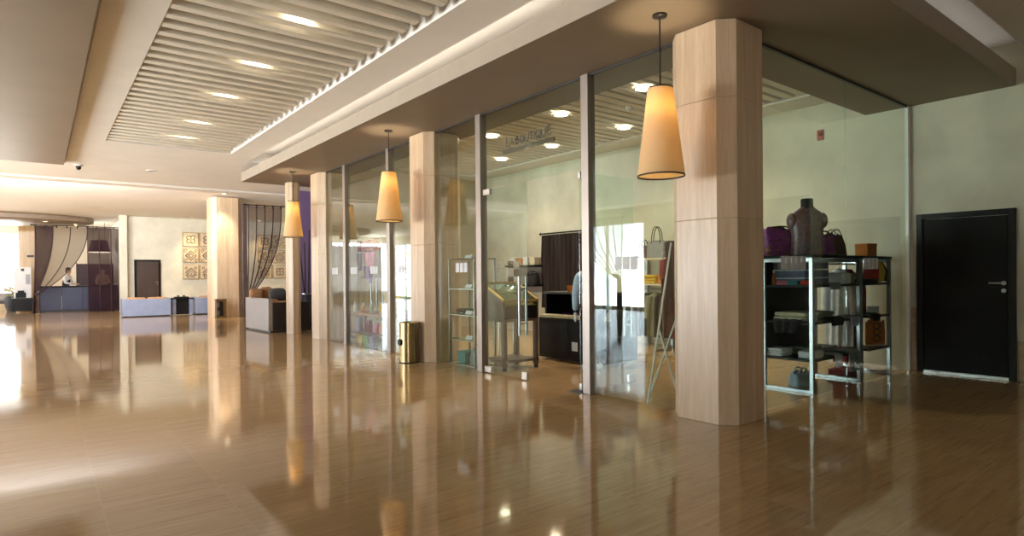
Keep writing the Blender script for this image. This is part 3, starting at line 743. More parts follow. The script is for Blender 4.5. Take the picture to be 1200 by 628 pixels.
# ------------------------------------------------------------------ reception
rc = MB(); cn = 48
ring = lambda f, z: [rc.bm.verts.new((-1.2+2.95*f*math.cos(2*PI*i/cn), 29.3+1.75*f*math.sin(2*PI*i/cn), z)) for i in range(cn)]
R0, R1, R2, R3 = ring(1, 3.70), ring(1, 3.5), ring(.94, 3.44), ring(.94, 3.70)
for a, b in ((R0, R1), (R1, R2)):
    for i in range(cn): rc.face([a[i], a[(i+1) % cn], b[(i+1) % cn], b[i]])
rc.face(R2); rc.face(R0)
bmesh.ops.delete(rc.bm, geom=R3, context='VERTS')
struct('ceiling_canopy', rc, TAUPE)
downlight(1.15, 29.0, 3.44, 'small warm spotlight under the tip of the round reception canopy', energy=20, col=(1, .6, .28), r=.05, size=120)
downlight(.2, 28.1, 3.44, 'small spotlight under the near rim of the round reception canopy', energy=20, col=(1, .7, .4), r=.05, size=120)
t = thing('reception_desk', 'slate blue reception desk behind the tied brown curtain', 'desk', (0, 30, 0))
MB().box(-.02, .70, 0, .12, .06, .98).box(.71, 1.38, 0, .12, .06, .98).build('front_panel', NAVY, t, .006)
MB().box(1.39, 2.55, 0, .12, .06, .98).build('front_panel', NAVY, t, .006)
MB().box(-.05, 2.58, -.04, .75, .98, 1.03).build('counter_top', BLACKL, t, .006)
MB().box(0, 2.5, .04, .7, 0, .06).build('plinth', BLACKTRIM, t)
for x in (-.02, 2.50): MB().box(x, x+.05, .12, .7, .06, .98).build('end_panel', NAVY, t, .004)
t = thing('back_counter_screen', 'tall plum partition behind the reception desk', 'partition', (1.28, 31.7, 0))
MB().box(0, 1.3, 0, .08, 0, 1.95).build('panel', mat('plum_panel', (.05, .018, .025), .45, var=.1), t, .006)
MB().box(-.03, 0, -.02, .1, 0, 2.0).build('edge_post', BRONZE, t, .004)
t = thing('pendant_lamp', 'wide dark pendant shade seen through the plum curtain at reception', 'pendant lamp', (2.02, 31.0, 3.69))
MB().tube([(-.2, 0, 0), (-.2, 0, -.75)], .008, 6).tube([(.2, 0, 0), (.2, 0, -.75)], .008, 6).build('cable', BRONZE, t)
MB().lathe([(.28, -.75), (.42, -1.25), (.415, -1.25), (.275, -.75), (.28, -.75)], 36, caps=False).build('shade', mat('plum_shade', (.06, .025, .03), .6, var=.1), t)
MB().lathe([(.001, -1.27), (.40, -1.27), (.40, -1.25), (.001, -1.25)], 36).build('diffuser', mat_emit('reception_diffuser', (1, .85, .65), 3), t)
t = thing('wood_pillar', 'oak clad square pillar left of the reception curtain', 'pillar', (-.36, 32.0, 0))
MB().box(-.29, .29, -.29, .29, 0, 3.69).build('cladding', WOODCLAD, t, .006)
MB().box(-.02, .20, -.31, -.29, 2.22, 2.30).build('sign_plate', BLACKTRIM, t, .003)
# white information panel on its black box
t = thing('display_box', 'black box plinth under the white information panel', 'plinth', (-.50, 31.1, 0))
MB().box(-.36, .36, -.2, .2, .05, .56).build('body', BLACKL, t, .006)
for x in (-.3, .24): MB().box(x, x+.06, -.15, .15, 0, .05).build('foot', BLACKTRIM, t)
t = thing('information_panel', 'white upright information panel standing on the black box', 'panel', (-.52, 31.15, .56))
MB().box(-.27, .27, -.03, .03, 0, 1.24).build('panel', WHITEP, t, .01)
MB().box(-.05, .05, -.04, -.03, 1.08, 1.18).build('logo_patch', BLACKTRIM, t)
MB().box(.10, .24, -.04, -.03, .55, .95).build('text_block', FROSTG, t)
MB().box(-.22, .10, -.09, -.03, .02, .22).box(-.16, .04, -.10, -.03, .22, .30).build('leaflet_holder', BLACKL, t, .004)
# low bench and flowers by the reception window
t = thing('window_bench', 'dark low bench below the bright reception window', 'bench', (-1.35, 32.6, 0))
MB().box(-.9, .6, -.35, .35, .32, .45).build('seat', ESPRESSO, t, .02)
MB().box(-.9, .6, .25, .35, .45, .75).build('back', GREYPANEL, t, .02)
for x in (-.85, .47):
    for y in (-.3, .22): MB().box(x, x+.07, y, y+.07, 0, .32).build('leg', BLACKTRIM, t)
t = thing('flower_arrangement', 'pale flower arrangement beside the bright reception window', 'flowers', (-.95, 31.9, 0))
MB().lathe([(.10, 0), (.17, .3), (.15, .55), (.11, .62), (.09, .62), (.12, .5)], 20).build('planter', GREYC, t)
fl = MB(); st = MB()
for k in range(16):
    a, rr = random.random()*6.28, random.random()*.3; p = (rr*math.cos(a), rr*math.sin(a), .78+random.random()*.22)
    st.tube([(0, 0, .58), (p[0]*.5, p[1]*.5, .7), p], .005, 5)
    fl.blob(p, .06, .06, .045, 10, 7, 1, .25, k)
st.build('stems', cloth('green', (0, 0, 0)), t); fl.build('blossoms', cloth('cream', (0, 0, 0)), t)

# ------------------------------------------------------------------ people at the reception
def skin_mesh(name, verts, edges, m, parent, root=0, sub=2):
    me = bpy.data.meshes.new(name); me.from_pydata([v[:3] for v in verts], edges, [])
    o = bpy.data.objects.new(name, me); COL.objects.link(o); o.parent = parent
    sk = o.modifiers.new('skin', 'SKIN'); sk.use_smooth_shade = True
    ss = o.modifiers.new('sub', 'SUBSURF'); ss.levels = sub; ss.render_levels = sub
    if not me.skin_vertices: me.skin_vertices.new()
    L = me.skin_vertices[0].data
    for i, v in enumerate(verts):
        rr = v[3]; L[i].radius = rr if isinstance(rr, tuple) else (rr, rr)
        L[i].use_root = (i == root)
    me.materials.append(m); return o
def person(label, loc, rz, shirt, vest, legs_m, lean=.0, hair_len=.0, arm=.45):
    t = thing('person', label, 'person', loc, rz)          # faces -y; hands reach forward over the desk
    V = []; E = []
    def add(x, y, z, r, p=None):
        V.append((x, y, z, r)); 
        if p is not None: E.append((p, len(V)-1))
        return len(V)-1
    pel = add(0, .02, .94, (.15, .11)); w = add(0, .01-lean*.2, 1.10, (.125, .095), pel); ch = add(0, -lean*.5, 1.30, (.155, .11), w)
    sh = add(0, -lean*.8, 1.42, (.11, .08), ch); nk = add(0, -.01-lean, 1.50, .05, sh); hd0 = add(0, -.025-lean, 1.56, .06, nk)
    hd = add(0, -.03-lean, 1.66, (.072, .088), hd0); hd2 = add(0, -.022-lean, 1.72, (.062, .075), hd)
    add(0, -.118-lean, 1.63, .012, hd)                       # nose
    for s in (-1, 1):
        hip = add(s*.095, .02, .88, .092, pel); kn = add(s*.10, .0, .49, .06, hip); an = add(s*.10, .03, .09, .04, kn); add(s*.11, -.13, .035, .035, an)
        sj = add(s*.17, -lean*.7, 1.41, .058, sh); el = add(s*.235, -.06-lean*.6, 1.14, .042, sj)
        wr = add(s*.12, -.30-lean*.5, 1.085+.02, .027, el); pm = add(s*.10, -.37-lean*.5, 1.085, (.036, .02), wr)
        add(s*.055, -.385-lean*.5, 1.08, .010, pm)           # thumb
        for k in range(4):
            f1 = add(s*(.078+.018*k), -.42-lean*.5, 1.085, .009, pm); add(s*(.076+.018*k), -.45-lean*.5+.006*abs(k-1.5), 1.070, .0075, f1)
        add(s*.076, -.015-lean, 1.64, .014, hd)              # ear
    skin_mesh('body', V, E, SKIN, t)
    # clothes follow the body
    V2 = []; E2 = []
    def add2(x, y, z, r, p=None):
        V2.append((x, y, z, r))
        if p is not None: E2.append((p, len(V2)-1))
        return len(V2)-1
    a = add2(0, .02, .92, (.165, .125)); b = add2(0, .01-lean*.2, 1.10, (.145, .11), a); c_ = add2(0, -lean*.5, 1.30, (.172, .125), b); d = add2(0, -lean*.8, 1.42, (.125, .092), c_); add2(0, -.008-lean, 1.465, .062, d)
    for s in (-1, 1):
        q = add2(s*.172, -lean*.7, 1.41, .07, d); q2 = add2(s*.237, -.06-lean*.6, 1.14, .055, q); add2(s*.145, -.25-lean*.5, 1.108, .042, q2)
    skin_mesh('shirt', V2, E2, shirt, t)
    if vest:
        skin_mesh('vest', [(0, .02, .90, (.175, .132)), (0, .01-lean*.2, 1.1, (.155, .12)), (0, -lean*.5+.004, 1.28, (.18, .134)), (0, -lean*.8+.006, 1.385, (.12, .10))], [(0, 1), (1, 2), (2, 3)], vest, t)
    V3 = [(0, .02, .95, (.16, .12))]; E3 = []
    for s in (-1, 1):
        i = len(V3); V3 += [(s*.098, .02, .86, .105), (s*.102, 0, .49, .075), (s*.102, .03, .09, .06)]; E3 += [(0, i), (i, i+1), (i+1, i+2)]
    skin_mesh('trousers', V3, E3, legs_m, t)
    h = MB(); h.blob((0, .0-lean, 1.705), .086, .102, .092, 18, 12, 1, .04)
    h.blob((0, .035-lean, 1.64), .075, .07, .09+hair_len/2, 14, 10)
    o = h.build('hair', HAIR, t)
    ey = MB()
    for s in (-1, 1): ey.blob((s*.032, -.108-lean, 1.665), .011, .008, .007, 8, 6)
    ey.build('eyes', BLACKTRIM, t)
    MB().blob((0, -.108-lean, 1.59), .022, .006, .006, 10, 6).build('mouth', mat('lips_%d' % len(bpy.data.materials), (.35, .12, .10), .5), t)
    return t
person('person in a white shirt and dark vest at work behind the reception desk', (.86, 30.95, 0), R(60), cloth('white', (0, 0, 0)), cloth('black', (0, 0, 0)), cloth('black', (0, 0, 0)), .10)
person('person in a tan top behind the plum curtain at reception', (2.17, 31.05, 0), R(-15), mat('cloth_tan_top', (.42, .28, .17), .8), None, cloth('black', (0, 0, 0)), .12, .1)

# vase with poles in front of the purple wall
t = thing('floor_vase', 'tall dark glass floor vase before the purple wall', 'vase', (5.34, 15.25, 0))
MB().lathe([(.10, 0), (.17, .05), (.20, .30), (.17, .55), (.12, .72), (.14, .82), (.155, .86), (.145, .86), (.11, .72), (.155, .55), (.185, .3), (.155, .06)], 28).build('body', mat('smoky_vase', (.06, .05, .08), .15, var=.1), t)
MB().lathe([(.145, .86), (.165, .865), (.165, .885), (.14, .885)], 28, caps=False).build('lip', CHROME, t)
for k, (bx_, by_, tx, ty, tz) in enumerate([(.02, .0, -.16, .10, 2.35), (.04, .02, .10, .05, 2.5), (-.02, .03, .03, .2, 2.2)]):
    o = MB().tube([(bx_*1.0, by_, .08), ((bx_+tx)/2, (by_+ty)/2, (tz)/2), (tx, ty, tz)], [.016, .018, .015], 8)
    for q in range(1, 6):
        f = q/6; c0 = Vector((bx_, by_, .08)).lerp(Vector((tx, ty, tz)), f); d = (Vector((tx, ty, tz))-Vector((bx_, by_, .08))).normalized()*.008
        o.tube([c0-d, c0+d], .020, 8)
    p = o.build('bamboo_pole', BRONZE); p.location = (5.34, 15.25, 0)
    tag(p, ['dark bamboo pole leaning left out of the floor vase', 'dark bamboo pole standing most upright in the floor vase', 'dark bamboo pole leaning back in the floor vase'][k], 'pole', 'bamboo poles in the floor vase')

# ------------------------------------------------------------------ shop goods: helpers
def obj1(name, label, cat, mb, m, loc=(0, 0, 0), rz=0, grp=None, bevel=0):
    o = mb.build(name, m, None, bevel); o.location = loc; o.rotation_euler = (0, 0, rz); return tag(o, label, cat, grp)
def folded(label, loc, w, d, h, m, rz=0, grp=None, layers=1, name='folded_garment', cat='clothes'):
    mb = MB()
    for k in range(layers):
        hh = h/layers; mb.blob((random.uniform(-.01, .01), random.uniform(-.01, .01), hh*(k+.5)), w/2, d/2, hh/2*1.02, 24, 10, .28, .06, random.random()*9)
    return obj1(name, label, cat, mb, m, loc, rz, grp)
def draped(label, loc, w, d, drop, m, rz=0, name='draped_scarf', cat='scarf', nf=3):   # lies on a shelf edge and hangs down in front (local -y)
    Lt = d+drop
    def f(u, v):
        s = v*Lt; x = (u-.5)*w*(1-.25*max(0, (s-d)/drop)) ; wv = .012*math.sin(u*nf*2*PI+v*2)
        if s < d-.03: return (x, d/2-s, .012+.004*math.sin(u*20))
        if s < d: q = (s-d+.03)/.03; return (x, -d/2+.03*(1-q)-.006*q, .012*(1-q))
        return (x, -d/2-.012+wv, -(s-d))
    return obj1(name, label, cat, MB().sheet(f, 24, 24, .008), m, loc, rz)
def hanging(label, loc, w, h, m, rz=0, sleeves=True, name='hanging_garment', cat='clothes', nf=4):
    t = thing(name, label, cat, loc, rz)                    # hangs from z=0 down, faces -y
    def prof(v): return .36+.64*min(1, v/.10) if v < .10 else 1.0+.08*(v-.1)
    for sgn in (-1, 1):
        def f(u, v, sgn=sgn):
            x = (u-.5)*w*prof(v); y = sgn*(.055*math.sin(PI*u)*(.5+.5*min(1, v/.2))+.014*math.sin(u*nf*2*PI+v*2)*min(1, v*3))
            return (x, y, -.03-v*h)
        MB().sheet(f, 24, 20, .005).build('front_panel' if sgn < 0 else 'back_panel', m, t)
    if sleeves:
        for sgn in (-1, 1):
            MB().tube([(sgn*w*.40, 0, -.09), (sgn*w*.53, -.01, -.30), (sgn*w*.57, -.03, -.62*min(1, h))], [.062, .055, .045], 12).build('sleeve', m, t)
    MB().tube([(-w*.42, 0, -.10), (-w*.12, 0, -.035), (0, 0, -.02), (w*.12, 0, -.035), (w*.42, 0, -.10)], .008, 8).tube([(0, 0, -.02), (0, 0, .02), (.015, 0, .04), (0, 0, .06), (-.015, 0, .045)], .003, 6).build('hanger', CHROME, t)
    return t
def tote(label, loc, w, d, h, m, hm, rz=0, hh=.16, name='handbag', cat='bag', taper=.85):
    t = thing(name, label, cat, loc, rz)
    b = MB(); n = 24; rows = []
    for z, f, g in ((0, .94, 1), (.02, 1, 1.02), (h*.5, 1.0-(1-taper)*.4, 1.05), (h, taper, .55)):
        rows.append([b.bm.verts.new((w/2*f*math.copysign(abs(math.cos(2*PI*i/n))**.35, math.cos(2*PI*i/n)), d/2*g*math.copysign(abs(math.sin(2*PI*i/n))**.35, math.sin(2*PI*i/n)), z+(.02*math.sin(i*1.3) if z == h else 0))) for i in range(n)])
    for a, c in zip(rows, rows[1:]):
        for i in range(n): b.face([a[i], a[(i+1) % n], c[(i+1) % n], c[i]])
    b.face(list(reversed(rows[0])))
    b.build('body', m, t)
    for sy in (-1, 1):
        MB().tube([(-w*.24, sy*d*.3, h*.82)]+[(w*.24*math.cos(PI-PI*k/10), sy*d*.24, h+hh*math.sin(PI*k/10)) for k in range(11)]+[(w*.24, sy*d*.3, h*.82)], .009, 8).build('handle', hm, t)
    return t
def bottle(label, loc, r, h, m, cm, grp=None, name='bottle', cat='bottle'):
    t = thing(name, label, cat, loc, group=grp)
    MB().lathe([(r*.9, 0), (r, h*.06), (r, h*.6), (r*.4, h*.74), (r*.34, h*.84)], 16).build('body', m, t)
    MB().lathe([(r*.42, h*.84), (r*.42, h), (r*.3, h)], 14).build('cap', cm, t); return t
def carton(label, loc, w, d, h, m, rz=0, grp=None, name='gift_box', cat='box', band=None):
    t = thing(name, label, cat, loc, rz, grp)
    MB().box(-w/2, w/2, -d/2, d/2, 0, h*.82).build('body', m, t, .004)
    MB().box(-w/2-.004, w/2+.004, -d/2-.004, d/2+.004, h*.80, h).build('lid', band or m, t, .004); return t

# ---- chrome display shelves inside the side glass
def chrome_unit(label, x0, x1, back=None, hang=False):
    y0, y1, Zt = 3.075, 3.65, 1.49
    t = thing('display_shelf', label, 'shelf unit', ((x0+x1)/2, (y0+y1)/2, 0)); W, D = (x1-x0)/2, (y1-y0)/2
    for sx in (-1, 1):
        for sy in (-1, 1):
            px, py = sx*(W-.02), sy*(D-.02); MB().box(px-.02, px+.02, py-.02, py+.02, 0, Zt-.035).build('post', CHROME, t, .003)
    for z, nm in ((.36, 'shelf'), (.76, 'shelf'), (1.16, 'shelf')):
        MB().box(-W+(.22 if hang else .005), W-.005, -D+.005, (-.04 if hang else D-.005), z-.025, z).build(nm, BLACKL, t, .003)
    MB().box(-W, W, -D-.01, D+.01, Zt-.035, Zt).build('top_board', BLACKL, t, .004)
    r = MB()
    for sx in (-1, 1): r.box(sx*(W-.02)-.012, sx*(W-.02)+.012, -D+.04, D-.04, .0, .03).box(sx*(W-.02)-.012, sx*(W-.02)+.012, -D+.04, D-.04, Zt-.075, Zt-.035)
    r.build('rail', CHROME, t, .002)
    if hang: MB().tube([(-W+.02, .14, 1.40), (W-.02, .14, 1.40)], .011, 8).build('hanging_rail', CHROME, t)
    if back: MB().box(back[0], back[1], D-.012, D+.0, .40, Zt-.04).build('back_panel', ESPRESSO, t)
    return t
chrome_unit('chrome display shelf with black shelves nearest the corner column', 6.47, 7.67, (-.62, .62))
chrome_unit('chrome display shelf with a hanging rail nearest the black door', 7.68, 8.56, None, True)
TOPZ = 1.49
YU = 3.36
# headless bust in a paisley shirt
t = thing('mannequin_bust', 'headless mannequin bust in a brown paisley shirt on the display shelf', 'mannequin', (6.76, 3.27, TOPZ), R(-40)); t.scale = (.90, .90, .88)
b = MB(); n = 28
secs = [(0, .205, .125), (.12, .19, .115), (.25, .185, .115), (.36, .20, .125), (.44, .208, .12), (.50, .20, .105), (.545, .165, .09), (.58, .115, .078), (.61, .080, .07)]
rows = [[b.bm.verts.new((rx*math.copysign(abs(math.cos(2*PI*i/n))**.8, math.cos(2*PI*i/n)), ry*math.sin(2*PI*i/n)*(1+.12*math.sin(z*9)), z)) for i in range(n)] for z, rx, ry in secs]
for a, c in zip(rows, rows[1:]):
    for i in range(n): b.face([a[i], a[(i+1) % n], c[(i+1) % n], c[i]])
b.face(list(reversed(rows[0]))); b.face(rows[-1])
b.build('shirt', PAIS, t)
MB().lathe([(.080, .59), (.070, .63), (.072, .70), (.062, .715), (.002, .72)], 20).build('neck', cloth('black', (0, 0, 0)), t)
for sgn in (-1, 1): MB().blob((sgn*.185, 0, .435), .062, .078, .105, 18, 12).build('shoulder', PAIS, t)
MB().tube([(0, -.078, .63), (.0, -.10, .56), (.01, -.138, .45), (.01, -.134, .25), (.0, -.138, .02)], .009, 6).build('placket', cloth('brown', (0, 0, 0)), t)
tote('large purple satin bag beside the bust, nearest the corner column', (6.62, 3.52, TOPZ), .40, .18, .31, PAISP, cloth('brown', (0, 0, 0)), R(-28), .02, taper=.98)
tote('purple satin bag between the bust and the brown bag', (7.28, 3.36, TOPZ), .32, .18, .27, PAISP, cloth('brown', (0, 0, 0)), R(-20), .02, taper=.9)
tote('dark brown bag with arched handles on the display shelf', (7.70, 3.40, TOPZ), .28, .17, .27, cloth('brown', (0, 0, 0)), cloth('cream', (0, 0, 0)), R(-25), .06, taper=.6)
carton('small orange box on the display shelf nearest the black door', (8.28, 3.26, TOPZ), .20, .16, .165, cloth('orange', (0, 0, 0)), R(-10))
# shelf level one
for k in range(3):
    o = carton('%s blue grey storage box in the stack under the purple bag' % ['lowest', 'middle', 'topmost'][k], (6.86, YU+.03, 1.16+.088*k), .56, .36, .084, cloth('lilac' if k == 9 else 'slate', (.13, .16, .25)), 0, 'blue grey storage boxes on the shelf', band=cloth('slate_lid', (.50, .54, .62)))
for k, (x, cn_) in enumerate([(6.56, 'red'), (6.56, 'teal'), (6.56, 'pink')]):
    folded('rolled %s scarf along the shelf edge under the purple bag' % cn_, (x, 3.18+.13*k, 1.16), .11, .12, .05, cloth(cn_, (0, 0, 0)), R(5*k), 'rolled scarves on the shelf edge', name='rolled_scarf', cat='scarf')
bottle('small orange figure bottle in front of the blue grey boxes', (6.58, 3.565, 1.16), .022, .16, cloth('orange', (0, 0, 0)), cloth('white', (0, 0, 0)))
folded('white folded cloth on the upper shelf below the dark brown bag', (7.42, 3.24, 1.16), .26, .24, .13, cloth('white', (0, 0, 0)), R(5))
draped('grey cloth hanging over the upper shelf edge', (7.0, 3.16, 1.165), .28, .16, .06, cloth('grey', (0, 0, 0)))
folded('black folded shirt on the upper shelf below the orange box', (8.12, 3.20, 1.16), .22, .20, .05, cloth('black', (0, 0, 0)))
t = thing('backpack', 'red and yellow backpack on the upper shelf nearest the black door', 'backpack', (8.36, 3.19, 1.16), R(-20))
MB().blob((0, 0, .14), .13, .08, .14, 20, 12, .6).build('body', cloth('yellow', (0, 0, 0)), t)
MB().blob((-.07, -.01, .13), .075, .078, .13, 16, 12, .6).build('side_pocket', cloth('red', (0, 0, 0)), t)
MB().tube([(.06, -.06, .25), (.10, -.09, .14), (.08, -.08, .02)], .012, 8).tube([(-.02, 0, .27), (0, 0, .31), (.03, 0, .27)], .009, 8).build('strap', cloth('black', (0, 0, 0)), t)
# hanging garments between the shelves
hanging('white long garment hanging in front of the dark red robe', (8.08, 3.50, 1.36), .30, .98, cloth('white', (0, 0, 0)), R(-80), True)
hanging('dark red robe hanging beside the white garment', (8.30, 3.50, 1.36), .32, 1.22, cloth('wine', (0, 0, 0)), R(-80), True)
# level two
folded('cream folded cloths on the middle shelf nearest the corner column', (6.70, 3.38, .76), .34, .38, .10, cloth('cream', (0, 0, 0)), 0, layers=2)
folded('sage folded cloths on the middle shelf behind the small purple bottle', (7.10, 3.40, .76), .36, .40, .09, cloth('sage', (0, 0, 0)), 0, layers=2)
bottle('small lilac bottle on the middle shelf', (6.62, 3.14, .76), .028, .17, cloth('lilac', (0, 0, 0)), cloth('white', (0, 0, 0)))
draped('black scarf hanging over the middle shelf edge near the column', (6.50, 3.36, .768), .30, .12, .13, cloth('black', (0, 0, 0)), R(-90))
draped('black scarf hanging over the middle shelf left of the lilac scarf', (7.08, 3.19, .768), .34, .20, .07, cloth('black', (0, 0, 0)))
draped('lilac scarf hanging over the middle shelf in front of the white garment', (7.50, 3.17, .768), .24, .16, .10, cloth('lilac', (0, 0, 0)))
draped('black scarf on the middle shelf nearest the black door', (8.12, 3.17, .768), .22, .16, .07, cloth('black', (0, 0, 0)))
carton('small white box on the middle shelf nearest the black door', (8.32, 3.20, .76), .10, .10, .10, cloth('white', (0, 0, 0)))
t = tote('orange patterned bag hanging under the middle shelf near the black door', (8.38, 3.20, .37), .26, .05, .30, cloth('orange', (0, 0, 0)), cloth('orange', (0, 0, 0)), R(-30), .05, taper=1.0)
g = MB()
for q in range(3): g.ribbon(arc(0, .08+.08*q, .05, .035, 0, 360, 18), .012, lambda a, b_, d: (a, -.030-d, b_), .003)
g.build('pattern_patch', cloth('brown', (0, 0, 0)), t)
# level three
folded('white folded towels on the lower shelf nearest the corner column', (6.64, 3.53, .36), .24, .20, .09, cloth('white', (0, 0, 0)), 0, layers=3)
folded('sage and cream folded cloths on the lower shelf beside the towels', (6.98, 3.42, .36), .34, .30, .09, cloth('sage', (0, 0, 0)), 0, layers=2)
folded('white folded shirt on the lower shelf by the nearest chrome post', (6.68, 3.20, .36), .28, .20, .08, cloth('white', (0, 0, 0)), R(8))
draped('white cloth hanging over the lower shelf left of the black and white printed cloth', (7.02, 3.13, .37), .16, .14, .13, cloth('white', (0, 0, 0)))
draped('black and white printed cloth hanging over the lower shelf', (7.46, 3.16, .37), .30, .18, .22, PAISG)
folded('grey printed cloths lying on the lower shelf beside the white cloth', (7.36, 3.42, .36), .44, .28, .06, PAISG, 0, layers=2)
tote('pale blue shopping bag on the floor under the display shelf', (6.85, 3.40, 0), .30, .14, .16, cloth('sky', (0, 0, 0)), cloth('white', (0, 0, 0)), R(-10), .05)
carton('dark red shoe box on the floor under the hanging robe', (7.95, 3.40, 0), .40, .22, .09, cloth('wine', (0, 0, 0)), R(4))

# ---- folding stand with mauve scarves beside the corner column
t = thing('folding_stand', 'white folding clothes stand behind the glass left of the corner column', 'stand', (0, 0, 0))
P = dict(a=Vector((4.79, 3.92, 0)), b=Vector((5.29, 3.92, 0)), c=Vector((5.05, 4.05, 0)))
topA = Vector((5.16, 3.90, 1.62)); topB = Vector((5.62, 4.02, 1.62))
ja = P['a'].lerp(topA, .46)
MB().tube([P['a'], topA], .011, 8).build('leg', WHITEP, t)
MB().tube([P['b'], ja], .011, 8).build('leg', WHITEP, t)
MB().tube([Vector((5.03, 4.10, 0)), Vector((5.45, 4.0, .95)), topB], .011, 8).build('leg', WHITEP, t)
MB().tube([P['a'].lerp(topA, .27), Vector((5.20, 4.05, .44))], .008, 8).build('crossbar', WHITEP, t)
MB().tube([topA, topB], .012, 8).build('top_rail', WHITEP, t)
for k, (f, cn_, dr, w) in enumerate([(.10, 'mauve', .62, .20), (.42, 'wine', .80, .22), (.75, 'mauve', .95, .20)]):
    p = topA.lerp(topB, f)
    def fs(u, v, w=w, dr=dr, k=k):
        s = (v-.5)*2*dr; x = (u-.5)*w
        return (x, .05*math.copysign(min(1, abs(s)/.05), s)+.012*math.sin(u*9+k)+.02*math.sin(v*6), .018-max(0, abs(s)-.02))
    obj1('hanging_scarf', ['mauve scarf on the white stand nearest the glass', 'dark red scarf in the middle of the white stand', 'mauve scarf at the inner end of the white stand'][k], 'scarf', MB().sheet(fs, 12, 40, .006), cloth(cn_, (0, 0, 0)), p, R(14), 'scarves on the white stand')

# ---- shelving with bags against the rear wall
t = thing('bag_shelf', 'cream bag shelf against the shop rear wall left of the corner column', 'shelf unit', (8.79, 6.75, 0))
for z in (1.12, 1.58): MB().box(-.20, .20, -.75, .62, z-.03, z).build('shelf', cloth('cream', (0, 0, 0)), t, .003)
for y in (-.70, .0, .57): MB().box(.14, .20, y-.025, y+.025, 0, 1.58).build('upright', CHROME, t, .003)
tote('grey bag with a dark arched handle on the rear wall shelf', (8.72, 6.90, 1.58), .36, .16, .30, cloth('grey', (0, 0, 0)), cloth('black', (0, 0, 0)), R(-80), .26, taper=.95)
tote('dark brown bag on the rear wall shelf left of the grey bag', (8.74, 7.22, 1.58), .26, .16, .22, cloth('brown', (0, 0, 0)), cloth('black', (0, 0, 0)), R(-90), .12)
tote('yellow beaded bag on the rear wall shelf right of the grey bag', (8.74, 6.55, 1.58), .22, .14, .22, cloth('yellow', (0, 0, 0)), cloth('cream', (0, 0, 0)), R(-90), .18)
folded('yellow folded sweaters on the second rear shelf', (8.74, 7.02, 1.12), .30, .34, .16, cloth('yellow', (0, 0, 0)), 0, layers=3)
folded('orange folded sweaters on the second rear shelf beside the yellow ones', (8.74, 6.66, 1.12), .30, .30, .16, cloth('orange', (0, 0, 0)), 0, layers=3)
MB().tube([(-.08, -.72, 1.02), (-.08, .58, 1.02)], .011, 8).tube([(.16, -.70, 1.02), (-.08, -.70, 1.02)], .009, 6).tube([(.16, .57, 1.02), (-.08, .57, 1.02)], .009, 6).build('hanging_rail', CHROME, bpy.data.objects['bag_shelf'])
for k, (y, cn_) in enumerate([(7.24, 'grey'), (7.08, 'black'), (6.92, 'sage'), (6.76, 'black'), (6.58, 'mauve'), (6.40, 'wine')]):
    hanging('%s garment hanging under the bag shelf, %s from the shelf left end' % ({'grey': 'grey', 'black': 'black', 'sage': 'sage green', 'mauve': 'mauve', 'wine': 'wine red'}[cn_], ['first', 'second', 'third', 'fourth', 'fifth', 'sixth'][k]), (8.71, y, .985), .34, .78, cloth(cn_, (0, 0, 0)), R(-25), k % 2 == 0, nf=3)
# scarf-like garments hung in front of that shelf
hanging('wine red blouse at the far end of the chrome garment rail', (8.30, 6.32, 1.60), .36, .62, cloth('wine', (0, 0, 0)), R(0), True)
t = thing('garment_rail', 'chrome garment rail carrying coats near the rear bag shelf', 'clothes rail', (8.30, 6.1, 0))
MB().tube([(-.0, -.5, 0), (0, -.5, 1.66), (0, .35, 1.66), (0, .35, 0)], .014, 8).build('frame', CHROME, t)
for y in (-.5, .35): MB().tube([(-.22, y, .015), (.22, y, .015)], .014, 8).build('foot', CHROME, t)
for k, (dy, cn_, ln) in enumerate([(-.30, 'black', 1.1), (-.12, 'mauve', 1.0), (.03, 'brown', 1.05)]):
    hanging('%s coat hanging on the chrome garment rail' % ['black', 'mauve', 'brown'][k], (8.30, 6.1+dy, 1.60), .40, ln, cloth(cn_, (0, 0, 0)), R(0), True, cat='coat', name='hanging_coat')

# ---- slanted jewellery case in the doorway
t = thing('display_case', 'wooden jewellery case with slanted glass top behind the shut glass door', 'display case', (5.22, 6.70, 0), R(0))
w, d0, d1 = .31, -.25, .25
OAK = mat('case_wood', (.12, .08, .055), .4, var=.2, scale=(30, 30, 3)); GOLD = mat('case_gilt', (.45, .30, .09), .35, metal=.6, var=.1)
b = MB(); b.hexa([(-w, d0, .66), (w, d0, .66), (w, d1, .66), (-w, d1, .66), (-w, d0, .84), (w, d0, .84), (w, d1, 1.06), (-w, d1, 1.06)])
for x in (-w, w-.02): b.hexa([(x, d0, .84), (x+.02, d0, .84), (x+.02, d1, 1.06), (x, d1, 1.06), (x, d0, .93), (x+.02, d0, .93), (x+.02, d1, 1.19), (x, d1, 1.19)])
b.build('case', OAK, t, .004)
g = MB()
def zt(y): return .925+(y-d0)/(d1-d0)*.26
for x in (-w, w-.03): g.hexa([(x, d0, zt(d0)), (x+.03, d0, zt(d0)), (x+.03, d1, zt(d1)), (x, d1, zt(d1)), (x, d0, zt(d0)+.03), (x+.03, d0, zt(d0)+.03), (x+.03, d1, zt(d1)+.03), (x, d1, zt(d1)+.03)])
for y in (d0, d1-.03): g.box(-w, w, y, y+.03, zt(y), zt(y)+.035)
g.build('top_frame', GOLD, t)
